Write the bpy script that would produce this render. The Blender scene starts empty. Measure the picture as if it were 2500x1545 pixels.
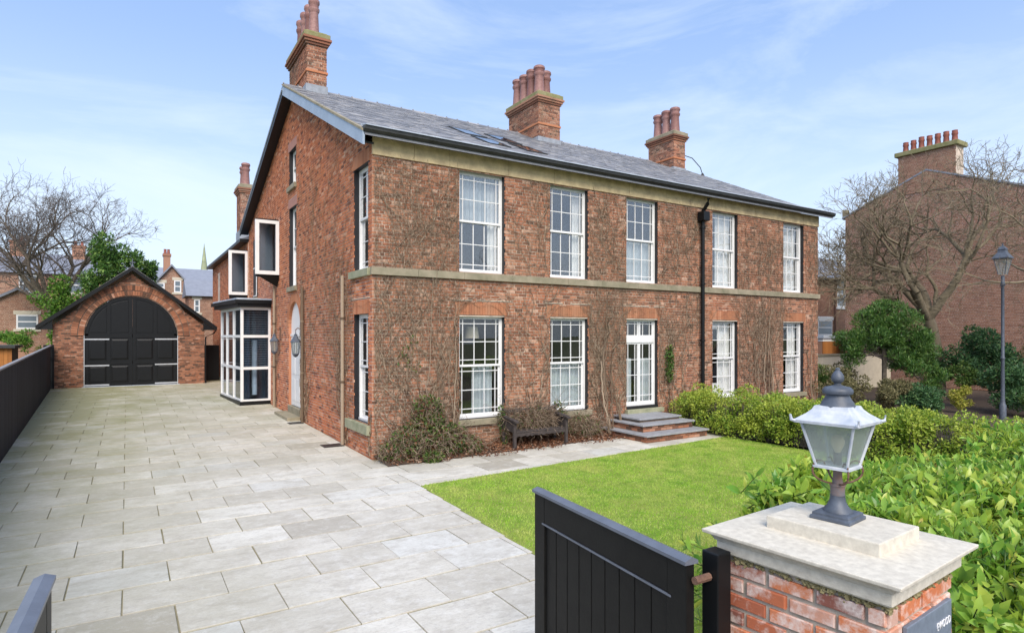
import bpy, math, random
import numpy as np
from mathutils import Vector, Matrix

random.seed(7)
RNG = np.random.default_rng(11)
R = math.radians
scene = bpy.context.scene
COL = scene.collection

# ------------------------------------------------------------------ camera
CAM = np.array((-4.68, -13.313, 2.8))
HEAD = R(57.73)
cam_d = bpy.data.cameras.new('camera')
cam = bpy.data.objects.new('camera', cam_d)
COL.objects.link(cam)
cam.location = CAM
cam.rotation_euler = (R(90), 0, HEAD - R(90))
cam_d.sensor_width = 36.0
cam_d.lens = 36.0 * 1488.5 / 2500.0
cam_d.shift_y = (818.0 - 772.5) / 2500.0
cam_d.clip_start = 0.05
cam_d.clip_end = 2000
scene.camera = cam

# ------------------------------------------------------------------ sky + sun
SUN_AZ = R(246)      # direction the light comes from, measured from +X towards +Y
SUN_EL = R(42)
world = bpy.data.worlds.new('World')
scene.world = world
world.use_nodes = True
wt = world.node_tree
for n in list(wt.nodes):
    wt.nodes.remove(n)
wo = wt.nodes.new('ShaderNodeOutputWorld')
bg = wt.nodes.new('ShaderNodeBackground')
sky = wt.nodes.new('ShaderNodeTexSky')
sky.sky_type = 'NISHITA'
sky.sun_disc = False
sky.sun_elevation = SUN_EL
sky.sun_rotation = R(90) - SUN_AZ
sky.air_density = 1.0
sky.dust_density = 1.6
sky.ozone_density = 2.6
sky.altitude = 0
tc = wt.nodes.new('ShaderNodeTexCoord')
mp = wt.nodes.new('ShaderNodeMapping')
mp.inputs['Location'].default_value = (5.5, 3.1, 2.2)
mp.inputs['Rotation'].default_value = (R(14), R(-22), R(-20))
mp.inputs['Scale'].default_value = (.8, 2.0, 5.0)
nz = wt.nodes.new('ShaderNodeTexNoise')
nz.inputs['Scale'].default_value = 1.7
nz.inputs['Detail'].default_value = 9
nz.inputs['Roughness'].default_value = 0.62
nz.inputs['Distortion'].default_value = 0.5
rp = wt.nodes.new('ShaderNodeValToRGB')
rp.color_ramp.elements[0].position = 0.47
rp.color_ramp.elements[0].color = (0, 0, 0, 1)
rp.color_ramp.elements[1].position = 0.86
rp.color_ramp.elements[1].color = (1, 1, 1, 1)
mm = wt.nodes.new('ShaderNodeMath'); mm.operation = 'MULTIPLY'; mm.inputs[1].default_value = 0.62
mx = wt.nodes.new('ShaderNodeMixRGB')
mx.inputs[2].default_value = (7.2, 8.0, 8.8, 1)
tint = wt.nodes.new('ShaderNodeMixRGB'); tint.blend_type = 'MULTIPLY'; tint.inputs[0].default_value = 1.0
tint.inputs[2].default_value = (1.08, 1.0, 1.12, 1)
lift = wt.nodes.new('ShaderNodeMixRGB'); lift.inputs[0].default_value = 0.36
lift.inputs[2].default_value = (5.2, 7.9, 12.6, 1)
L = wt.links.new
L(tc.outputs['Generated'], mp.inputs['Vector'])
L(mp.outputs[0], nz.inputs['Vector'])
L(nz.outputs['Fac'], rp.inputs[0])
L(rp.outputs[0], mm.inputs[0])
L(sky.outputs[0], tint.inputs[1])
L(tint.outputs[0], lift.inputs[1])
L(mm.outputs[0], mx.inputs[0])
L(lift.outputs[0], mx.inputs[1])
hz = wt.nodes.new('ShaderNodeMixRGB'); hz.inputs[2].default_value = (6.9, 7.9, 8.9, 1)
sx = wt.nodes.new('ShaderNodeSeparateXYZ'); mr = wt.nodes.new('ShaderNodeMapRange'); mr.interpolation_type = 'SMOOTHSTEP'
mr.inputs[1].default_value = .46; mr.inputs[2].default_value = .02; mr.inputs[3].default_value = 0; mr.inputs[4].default_value = .72
L(tc.outputs['Generated'], sx.inputs[0]); L(sx.outputs[2], mr.inputs[0]); L(mr.outputs[0], hz.inputs[0]); L(mx.outputs[0], hz.inputs[1])
L(hz.outputs[0], bg.inputs[0])
bg.inputs[1].default_value = 0.092
L(bg.outputs[0], wo.inputs[0])

sun_d = bpy.data.lights.new('sun', 'SUN')
sun_d.energy = 2.6
sun_d.angle = R(38)
sun_d.color = (1.0, 0.91, 0.78)
sun = bpy.data.objects.new('sun', sun_d)
COL.objects.link(sun)
sv = Vector((math.cos(SUN_AZ) * math.cos(SUN_EL), math.sin(SUN_AZ) * math.cos(SUN_EL), math.sin(SUN_EL)))
sun.rotation_euler = sv.to_track_quat('Z', 'Y').to_euler()
sun.location = sv * 60

scene.view_settings.view_transform = 'Standard'
scene.view_settings.look = 'None'
scene.view_settings.gamma = 1
scene.view_settings.exposure = 0.62
scene.render.engine = 'CYCLES'
scene.cycles.max_bounces = 6
scene.cycles.transparent_max_bounces = 12

# ------------------------------------------------------------------ materials
class NT:
    def __init__(s, name):
        s.m = bpy.data.materials.new(name)
        s.m.use_nodes = True
        s.t = s.m.node_tree
        s.b = s.t.nodes['Principled BSDF']
        s.out = s.t.nodes['Material Output']
    def n(s, t, **k):
        o = s.t.nodes.new(t)
        for a, v in k.items():
            setattr(o, a, v)
        return o
    def l(s, a, b):
        s.t.links.new(a, b)
    def noise(s, scale=5, detail=6, rough=.6, vec=None, stretch=None):
        o = s.n('ShaderNodeTexNoise')
        o.inputs['Scale'].default_value = scale
        o.inputs['Detail'].default_value = detail
        o.inputs['Roughness'].default_value = rough
        src = vec if vec is not None else s.pos()
        if stretch:
            q = s.n('ShaderNodeMapping'); q.inputs['Scale'].default_value = stretch
            s.l(src, q.inputs['Vector']); src = q.outputs[0]
        s.l(src, o.inputs['Vector'])
        return o.outputs['Fac']
    def pos(s):
        g = s.n('ShaderNodeNewGeometry'); return g.outputs['Position']
    def rnd(s):
        g = s.n('ShaderNodeNewGeometry'); o = s.n('ShaderNodeObjectInfo')
        a = s.n('ShaderNodeMath', operation='ADD'); f = s.n('ShaderNodeMath', operation='FRACT')
        s.l(g.outputs['Random Per Island'], a.inputs[0]); s.l(o.outputs['Random'], a.inputs[1]); s.l(a.outputs[0], f.inputs[0])
        return f.outputs[0]
    def ramp(s, fac, stops, interp='LINEAR'):
        r = s.n('ShaderNodeValToRGB'); r.color_ramp.interpolation = interp
        e = r.color_ramp.elements
        while len(e) < len(stops): e.new(0.5)
        for i, (p, c) in enumerate(stops):
            e[i].position = p
            e[i].color = (c, c, c, 1) if isinstance(c, (int, float)) else (*c, 1)
        s.l(fac, r.inputs[0])
        return r.outputs[0]
    def mix(s, fac, a, b, mode='MIX'):
        m = s.n('ShaderNodeMixRGB', blend_type=mode)
        for i, v in ((0, fac), (1, a), (2, b)):
            if isinstance(v, (int, float)): m.inputs[i].default_value = v if i == 0 else (v, v, v, 1)
            elif isinstance(v, tuple): m.inputs[i].default_value = (*v, 1)
            else: s.l(v, m.inputs[i])
        return m.outputs[0]
    def col(s, c):
        if isinstance(c, tuple): s.b.inputs['Base Color'].default_value = (*c, 1)
        else: s.l(c, s.b.inputs['Base Color'])
    def rough(s, r):
        if isinstance(r, (int, float)): s.b.inputs['Roughness'].default_value = r
        else: s.l(r, s.b.inputs['Roughness'])
    def bump(s, h, strength=.3, dist=.01):
        b = s.n('ShaderNodeBump'); b.inputs['Strength'].default_value = strength; b.inputs['Distance'].default_value = dist
        s.l(h, b.inputs['Height']); s.l(b.outputs[0], s.b.inputs['Normal'])
    def spec(s, v): s.b.inputs['Specular IOR Level'].default_value = v

def m_brick(name, stops, dirt=(.09, .07, .05), dirt_amt=.45, stain=.5, white=0.0):
    t = NT(name)
    c = t.ramp(t.rnd(), stops)
    c = t.mix(t.ramp(t.noise(38, 5, .7), [(.42, 0.0), (.8, .22)]), c, tuple(x * .7 for x in stops[0][1]))
    c = t.mix(t.ramp(t.noise(.55, 5, .6), [(.42, 0.0), (.75, dirt_amt)]), c, dirt)
    c = t.mix(t.ramp(t.noise(2.2, 6, .65, stretch=(1, 1, .45)), [(.48, 0.0), (.8, stain)]), c, (.16, .145, .10))
    if white:
        c = t.mix(t.ramp(t.noise(9, 7, .7), [(.46, 0.0), (.62, white)]), c, (.80, .71, .65))
    t.col(c); t.rough(.88); t.spec(.2)
    t.bump(t.noise(90, 4, .7), .5, .004)
    return t.m

def m_plain(name, c, rough=.6, var=.15, scale=6, bump=0, bscale=60, metal=0, spec=.5, dark=None):
    t = NT(name)
    d = dark if dark else tuple(x * (1 - var * 2.2) for x in c)
    t.col(t.mix(t.ramp(t.noise(scale, 6, .62), [(.3, 0.0), (.75, 1.0)]), c, d))
    t.rough(rough); t.spec(spec); t.b.inputs['Metallic'].default_value = metal
    if bump: t.bump(t.noise(bscale, 5, .65), bump, .006)
    return t.m

def m_rand(name, stops, rough=.7, spec=.3, nscale=20, namt=.4, bump=.2, bscale=60, stretch=None):
    t = NT(name)
    c = t.ramp(t.rnd(), stops)
    c = t.mix(t.ramp(t.noise(nscale, 6, .65, stretch=stretch), [(.4, 0.0), (.75, namt)]), c, tuple(x * .45 for x in stops[0][1]))
    t.col(c); t.rough(rough); t.spec(spec)
    if bump: t.bump(t.noise(bscale, 5, .65, stretch=stretch), bump, .005)
    return t.m

def m_leaf(name, stops, rough=.45, trans=.35, spec=.4, patch=None):
    t = NT(name)
    c = t.ramp(t.rnd(), stops)
    if patch:
        c = t.mix(t.ramp(t.noise(patch[0], 4, .6), [(.42, 0.0), (.66, patch[2])]), c, patch[1])
    t.col(c); t.rough(rough); t.spec(spec)
    tr = t.n('ShaderNodeBsdfTranslucent'); t.l(c, tr.inputs[0])
    ms = t.n('ShaderNodeMixShader'); ms.inputs[0].default_value = trans
    t.l(t.b.outputs[0], ms.inputs[1]); t.l(tr.outputs[0], ms.inputs[2]); t.l(ms.outputs[0], t.out.inputs[0])
    return t.m

def m_glass(name, refl=.16, tintc=(.82, .87, .88), rough=0.0, wav=.0):
    t = NT(name)
    t.t.nodes.remove(t.b)
    tr = t.n('ShaderNodeBsdfTransparent'); tr.inputs[0].default_value = (*tintc, 1)
    gl = t.n('ShaderNodeBsdfGlossy'); gl.inputs['Roughness'].default_value = rough
    lw = t.n('ShaderNodeLayerWeight'); lw.inputs[0].default_value = .5
    fr = t.n('ShaderNodeMath', operation='POWER'); fr.inputs[1].default_value = 4.0; t.l(lw.outputs['Facing'], fr.inputs[0])
    ad = t.n('ShaderNodeMath', operation='ADD', use_clamp=True); ad.inputs[1].default_value = refl
    t.l(fr.outputs[0], ad.inputs[0])
    if wav:
        b = t.n('ShaderNodeBump'); b.inputs['Strength'].default_value = wav; b.inputs['Distance'].default_value = .02
        t.l(t.noise(3.0, 2, .5), b.inputs['Height']); t.l(b.outputs[0], gl.inputs['Normal'])
    ms = t.n('ShaderNodeMixShader')
    t.l(ad.outputs[0], ms.inputs[0]); t.l(tr.outputs[0], ms.inputs[1]); t.l(gl.outputs[0], ms.inputs[2]); t.l(ms.outputs[0], t.out.inputs[0])
    return t.m

M = {}
M['brick_front'] = m_brick('brick_front', [(0, (.13, .066, .045)), (.16, (.29, .118, .068)), (.55, (.41, .165, .09)), (.88, (.49, .222, .128)), (1, (.60, .39, .28))], dirt=(.26, .19, .12), dirt_amt=.35, stain=.35)
M['brick_gable'] = m_brick('brick_gable', [(0, (.15, .062, .042)), (.12, (.38, .13, .066)), (.5, (.55, .19, .086)), (.9, (.62, .24, .112)), (1, (.68, .40, .27))], dirt=(.22, .14, .10), dirt_amt=.28, stain=.28)
M['brick_rub'] = m_brick('brick_rub', [(0, (.42, .15, .075)), (.5, (.52, .20, .095)), (1, (.55, .25, .14))], dirt=(.25, .15, .09), dirt_amt=.4, stain=.2)
M['brick_lintel'] = m_brick('brick_lintel', [(0, (.33, .135, .075)), (.5, (.45, .185, .095)), (1, (.50, .24, .14))], dirt=(.24, .15, .09), dirt_amt=.6, stain=.4)
M['brick_garage'] = m_brick('brick_garage', [(0, (.09, .05, .035)), (.3, (.23, .10, .06)), (.6, (.35, .145, .08)), (.85, (.42, .19, .11)), (1, (.52, .30, .21))], dirt_amt=.32, stain=.3)
M['brick_chimney'] = m_brick('brick_chimney', [(0, (.14, .07, .05)), (.4, (.34, .14, .085)), (.8, (.46, .21, .125)), (1, (.50, .29, .20))], dirt_amt=.5, stain=.7)
M['brick_pier'] = m_brick('brick_pier', [(0, (.24, .10, .08)), (.3, (.50, .15, .075)), (.6, (.64, .21, .09)), (.85, (.66, .30, .19)), (1, (.64, .42, .34))], dirt_amt=.12, stain=.15, white=.75)
M['brick_far'] = m_brick('brick_far', [(0, (.27, .14, .095)), (.5, (.35, .175, .115)), (1, (.42, .235, .16))], dirt=(.26, .20, .13), dirt_amt=.3, stain=.2)
M['mortar'] = m_plain('mortar', (.86, .75, .65), .95, .18, 3, .4, 120)
M['mortar_dirty'] = m_plain('mortar_dirty', (.74, .62, .50), .95, .25, 3, .4, 120)
M['mortar_pier'] = m_plain('mortar_pier', (.62, .56, .46), .95, .25, 9, .6, 120)
M['mortar_dark'] = m_plain('mortar_dark', (.24, .18, .14), .95, .2, 4, .4, 120)
M['stone'] = m_plain('stone', (.36, .31, .22), .9, .3, 2.5, .4, 60, dark=(.17, .16, .10))
M['frieze'] = m_plain('frieze', (.74, .59, .33), .9, .3, 3.2, .4, 60, dark=(.36, .28, .17))
M['sill'] = m_plain('sill', (.38, .37, .25), .9, .3, 4, .4, 60, dark=(.2, .22, .13))
M['cap'] = m_plain('cap', (.72, .67, .56), .85, .14, 26, .35, 120, dark=(.50, .46, .38))
M['white'] = m_plain('white', (.80, .80, .79), .35, .05, 5)
M['black'] = m_plain('black', (.007, .008, .009), .42, .1, 5, spec=.3)
M['black_gate'] = m_plain('black_gate', (.006, .006, .006), .5, .1, 9, .15, 40, spec=.22, dark=(.011, .011, .010))
M['coping'] = m_plain('coping', (.15, .17, .21), .38, .15, 7, .1, 60, spec=.6)  # black gate paint whose sky reflection is put into a blue-grey base colour
M['reveal'] = m_plain('reveal', (.016, .016, .019), .5, .2, 5)
M['lead'] = m_plain('lead', (.50, .56, .64), .45, .15, 3)
M['barge'] = m_plain('barge', (.36, .44, .54), .4, .12, 2)  # sky reflection on the front barge board put into its pale colour
M['gutter'] = m_plain('gutter', (.045, .047, .045), .5, .3, 4)
M['slate'] = m_rand('slate', [(0, (.17, .175, .19)), (.35, (.24, .245, .265)), (.7, (.31, .31, .32)), (1, (.40, .39, .38))], .55, .45, 6, .4, .3, 50)
M['slate_far'] = m_rand('slate_far', [(0, (.20, .22, .26)), (1, (.27, .29, .34))], .6, .4, 3, .3, .2)
M['step'] = m_plain('step', (.36, .37, .39), .6, .15, 6, .2, 50)
M['pot'] = m_rand('pot', [(0, (.22, .10, .085)), (.5, (.31, .16, .14)), (1, (.36, .20, .18))], .55, .4, 12, .5, .2)
M['pot_red'] = m_plain('pot_red', (.34, .11, .075), .6, .2, 6)
M['glass'] = m_glass('glass', .07, (.97, .98, .98))
M['glass_up'] = m_glass('glass_up', .15, (.97, .98, .98))
M['glass_dark'] = m_glass('glass_dark', .03, (.85, .90, .95))
def m_frost(name):
    t = NT(name); t.t.nodes.remove(t.b)
    tr = t.n('ShaderNodeBsdfTransparent'); tr.inputs[0].default_value = (.9, .93, .91, 1)
    tl = t.n('ShaderNodeBsdfTranslucent'); tl.inputs[0].default_value = (.80, .84, .80, 1)
    df = t.n('ShaderNodeBsdfDiffuse'); df.inputs[0].default_value = (.72, .76, .72, 1)
    m1 = t.n('ShaderNodeMixShader'); m1.inputs[0].default_value = .5; t.l(tl.outputs[0], m1.inputs[1]); t.l(df.outputs[0], m1.inputs[2])
    m2 = t.n('ShaderNodeMixShader'); m2.inputs[0].default_value = .24; t.l(tr.outputs[0], m2.inputs[1]); t.l(m1.outputs[0], m2.inputs[2])
    gl = t.n('ShaderNodeBsdfGlossy'); gl.inputs['Roughness'].default_value = .15
    m3 = t.n('ShaderNodeMixShader'); m3.inputs[0].default_value = .08; t.l(m2.outputs[0], m3.inputs[1]); t.l(gl.outputs[0], m3.inputs[2]); t.l(m3.outputs[0], t.out.inputs[0])
    return t.m
M['glass_lamp'] = m_frost('glass_lamp')
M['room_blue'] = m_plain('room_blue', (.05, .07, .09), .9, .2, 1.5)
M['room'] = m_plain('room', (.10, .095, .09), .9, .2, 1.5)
M['curtain_grey'] = m_plain('curtain_grey', (.52, .58, .61), .9, .12, 8)
M['curtain_white'] = m_plain('curtain_white', (.86, .86, .84), .9, .06, 8)
M['lampshade'] = m_plain('lampshade', (.75, .66, .48), .8, .08, 6)
M['fence'] = m_rand('fence', [(0, (.018, .020, .026)), (1, (.036, .038, .047))], .7, .15, 14, .4, .2, 40, (1, 1, .15))
M['fence_cap'] = m_plain('fence_cap', (.30, .30, .31), .6, .15, 8)
M['soil'] = m_plain('soil', (.10, .068, .045), .98, .3, 6, .8, 40, dark=(.05, .035, .025))
M['asphalt'] = m_plain('asphalt', (.06, .06, .062), .95, .2, 20, .5, 150)
M['ground'] = m_plain('ground', (.09, .14, .035), .95, .3, .3, .5, 30, dark=(.14, .12, .05))
M['joint'] = m_plain('joint', (.33, .29, .19), .95, .22, 1.2, .5, 90, dark=(.14, .135, .055))
M['steel'] = m_plain('steel', (.60, .62, .64), .4, .1, 8, metal=.4)
M['lamp_grey'] = m_plain('lamp_grey', (.105, .125, .16), .5, .25, 14, .2, 60)
M['lamp_worn'] = m_plain('lamp_worn', (.66, .68, .70), .45, .2, 11, .3, 60, dark=(.30, .36, .45))
M['rust'] = m_plain('rust', (.22, .12, .08), .8, .3, 30, .4, 80)
M['lamp_rusty'] = m_plain('lamp_rusty', (.13, .14, .16), .6, .3, 16, .3, 80, dark=(.21, .12, .085))
M['plaque'] = m_plain('plaque', (.21, .25, .32), .45, .15, 20)
M['lettering'] = m_plain('lettering', (.85, .85, .85), .5, .02, 5)
M['wood_bench'] = m_plain('wood_bench', (.075, .06, .055), .9, .3, 12, .4, 60)
M['bark'] = m_plain('bark', (.19, .155, .115), .95, .3, 9, .5, 40)
M['bark_light'] = m_plain('bark_light', (.24, .19, .13), .95, .3, 9, .5, 40, dark=(.15, .13, .075))
M['twig_dark'] = m_plain('twig_dark', (.15, .125, .108), .95, .25, 5)
M['creeper'] = m_rand('creeper', [(0, (.085, .06, .042)), (.5, (.21, .15, .10)), (1, (.42, .33, .24))], .95, .2, 30, .3, 0)
M['dead_leaf'] = m_leaf('dead_leaf', [(0, (.10, .042, .022)), (.5, (.22, .095, .05)), (.85, (.30, .15, .08)), (1, (.42, .30, .22))], .8, .1, .2)
M['ivy'] = m_leaf('ivy', [(0, (.035, .075, .015)), (.6, (.085, .17, .03)), (1, (.20, .26, .06))], .5, .3)
M['ivy_bright'] = m_leaf('ivy_bright', [(0, (.05, .13, .015)), (.6, (.12, .27, .03)), (1, (.24, .36, .06))], .5, .3)
M['laurel'] = m_leaf('laurel', [(0, (.07, .20, .035)), (.3, (.20, .44, .065)), (.75, (.42, .63, .11)), (.97, (.62, .68, .13)), (1, (.45, .30, .08))], .30, .45, .5, (2.0, (.56, .64, .08), .6))
M['privet'] = m_leaf('privet', [(0, (.10, .20, .025)), (.5, (.28, .42, .05)), (1, (.54, .60, .10))], .42, .38, .4, (1.4, (.56, .60, .09), .6))
M['evergreen'] = m_leaf('evergreen', [(0, (.03, .09, .018)), (.6, (.08, .18, .035)), (1, (.18, .29, .06))], .4, .2)
M['shrub_dark'] = m_leaf('shrub_dark', [(0, (.03, .08, .03)), (.6, (.065, .155, .055)), (1, (.13, .23, .075))], .45, .2)
M['shrub_brown'] = m_leaf('shrub_brown', [(0, (.09, .09, .04)), (.6, (.18, .17, .07)), (1, (.28, .24, .12))], .6, .2)
M['shrub_yellow'] = m_leaf('shrub_yellow', [(0, (.20, .26, .03)), (.6, (.42, .42, .06)), (1, (.60, .52, .14))], .5, .25)
M['timber_orange'] = m_rand('timber_orange', [(0, (.30, .115, .03)), (1, (.42, .17, .045))], .7, .3, 10, .3, .2)
M['cream'] = m_plain('cream', (.62, .56, .44), .8, .1, 3)
M['spire'] = m_plain('spire', (.40, .44, .28), .9, .2, 1)
M['moss'] = m_plain('moss', (.36, .31, .17), .98, .35, 30, .8, 60, dark=(.17, .15, .06))

t = NT('lawn_soil'); t.col(t.mix(t.ramp(t.noise(.9, 5, .6), [(.35, 0.0), (.7, 1.0)]), (.16, .25, .03), (.28, .28, .07))); t.rough(.95); M['lawn_base'] = t.m
t = NT('grass')
c = t.ramp(t.rnd(), [(0, (.22, .44, .035)), (.5, (.36, .60, .06)), (.85, (.52, .68, .12)), (1, (.70, .70, .32))])
c = t.mix(t.ramp(t.noise(1.1, 6, .7), [(.44, 0.0), (.62, .7)]), c, (.64, .66, .20))
c = t.mix(t.ramp(t.noise(2.6, 5, .7), [(.50, 0.0), (.66, .7)]), c, (.14, .33, .02))
c = t.mix(t.ramp(t.noise(.45, 4, .6), [(.50, 0.0), (.72, .55)]), c, (.20, .42, .03))
t.col(c); t.rough(.6); t.spec(.25)
tr = t.n('ShaderNodeBsdfTranslucent'); t.l(c, tr.inputs[0])
ms = t.n('ShaderNodeMixShader'); ms.inputs[0].default_value = .3
t.l(t.b.outputs[0], ms.inputs[1]); t.l(tr.outputs[0], ms.inputs[2]); t.l(ms.outputs[0], t.out.inputs[0])
M['grass'] = t.m

# paving stone: each slab its own tint, veins along the slab, algae towards the garage and the fence
t = NT('paving')
r_ = t.rnd()
c = t.ramp(r_, [(0, (.42, .39, .325)), (.12, (.56, .53, .455)), (.55, (.68, .65, .57)), (.85, (.75, .725, .65)), (1, (.57, .575, .54))])
off = t.n('ShaderNodeVectorMath', operation='ADD'); cx_ = t.n('ShaderNodeCombineXYZ')
ml_ = t.n('ShaderNodeMath', operation='MULTIPLY'); ml_.inputs[1].default_value = 37.0
t.l(r_, ml_.inputs[0]); t.l(ml_.outputs[0], cx_.inputs[0]); t.l(ml_.outputs[0], cx_.inputs[1])
t.l(t.pos(), off.inputs[0]); t.l(cx_.outputs[0], off.inputs[1])
v = t.noise(2.6, 10, .72, vec=off.outputs[0], stretch=(.9, 1.8, 1))
c = t.mix(t.ramp(v, [(.48, 0.0), (.70, .70)]), c, (.38, .345, .29))
c = t.mix(t.ramp(t.noise(14, 8, .7, vec=off.outputs[0], stretch=(.6, 1.6, 1)), [(.52, 0.0), (.75, .38)]), c, (.30, .28, .25))
sp = t.n('ShaderNodeSeparateXYZ'); t.l(t.pos(), sp.inputs[0])
my = t.n('ShaderNodeMapRange'); my.inputs[1].default_value = -4; my.inputs[2].default_value = 13; t.l(sp.outputs[1], my.inputs[0])
mxr = t.n('ShaderNodeMapRange'); mxr.inputs[1].default_value = -2.6; mxr.inputs[2].default_value = -6.8; t.l(sp.outputs[0], mxr.inputs[0])
ad = t.n('ShaderNodeMath', operation='ADD'); t.l(my.outputs[0], ad.inputs[0]); t.l(mxr.outputs[0], ad.inputs[1])
nm = t.n('ShaderNodeMath', operation='MULTIPLY'); t.l(t.ramp(t.noise(.9, 7, .65), [(.25, .25), (.7, 1.0)]), nm.inputs[0]); t.l(ad.outputs[0], nm.inputs[1])
cl = t.n('ShaderNodeMath', operation='MULTIPLY', use_clamp=True); cl.inputs[1].default_value = .85; t.l(nm.outputs[0], cl.inputs[0])
c = t.mix(t.ramp(t.noise(1.3, 8, .7), [(.45, 0.0), (.72, .55)]), c, (.40, .365, .30))
c = t.mix(t.ramp(t.noise(5.5, 8, .75), [(.50, 0.0), (.70, .45)]), c, (.80, .79, .75))
c = t.mix(t.ramp(t.noise(26, 8, .8, stretch=(.7, 1.2, 1)), [(.50, 0.0), (.70, .5)]), c, (.33, .30, .255))
c = t.mix(t.ramp(t.noise(.35, 5, .6), [(.50, 0.0), (.68, .45)]), c, (.42, .39, .31))
c = t.mix(cl.outputs[0], c, (.275, .27, .155))
t.col(c); t.rough(.8); t.spec(.3); t.bump(t.noise(9, 10, .75, stretch=(.8, 1.4, 1)), .5, .012)
M['paving'] = t.m

# ------------------------------------------------------------------ mesh helpers
def mesh_np(name, V, F, smooth=False):
    V = np.asarray(V, dtype=np.float32); F = np.asarray(F, dtype=np.int32)
    me = bpy.data.meshes.new(name)
    k = F.shape[1]
    me.vertices.add(len(V)); me.vertices.foreach_set('co', V.ravel())
    me.loops.add(F.size); me.loops.foreach_set('vertex_index', F.ravel())
    me.polygons.add(len(F)); me.polygons.foreach_set('loop_start', np.arange(len(F), dtype=np.int32) * k)
    me.polygons.foreach_set('use_smooth', np.full(len(F), bool(smooth), dtype=bool))
    me.update(calc_edges=True)
    return me

ROOT = {}
def wloc(o):
    return ROOT.get(o.name, Vector((0, 0, 0)))
def link(name, me, mat=None, parent=None, kind=None, loc=None, rot=None, scale=None, label=None, category=None, group=None):
    o = bpy.data.objects.new(name, me)
    COL.objects.link(o)
    if mat is not None and me is not None and len(me.materials) == 0:
        me.materials.append(M[mat] if isinstance(mat, str) else mat)
    if parent is not None:
        o.parent = parent
        o.matrix_parent_inverse = Matrix.Translation(-wloc(parent))
    if loc is not None: o.location = loc
    if rot is not None: o.rotation_euler = rot
    if scale is not None: o.scale = scale
    if kind: o['kind'] = kind
    if label: o['label'] = label
    if category: o['category'] = category
    if group: o['group'] = group
    return o
def thing(name, loc, label, category, group=None):
    o = link(name, None, label=label, category=category, group=group, loc=loc)
    o.empty_display_size = .2
    ROOT[o.name] = Vector(loc)
    return o

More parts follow.
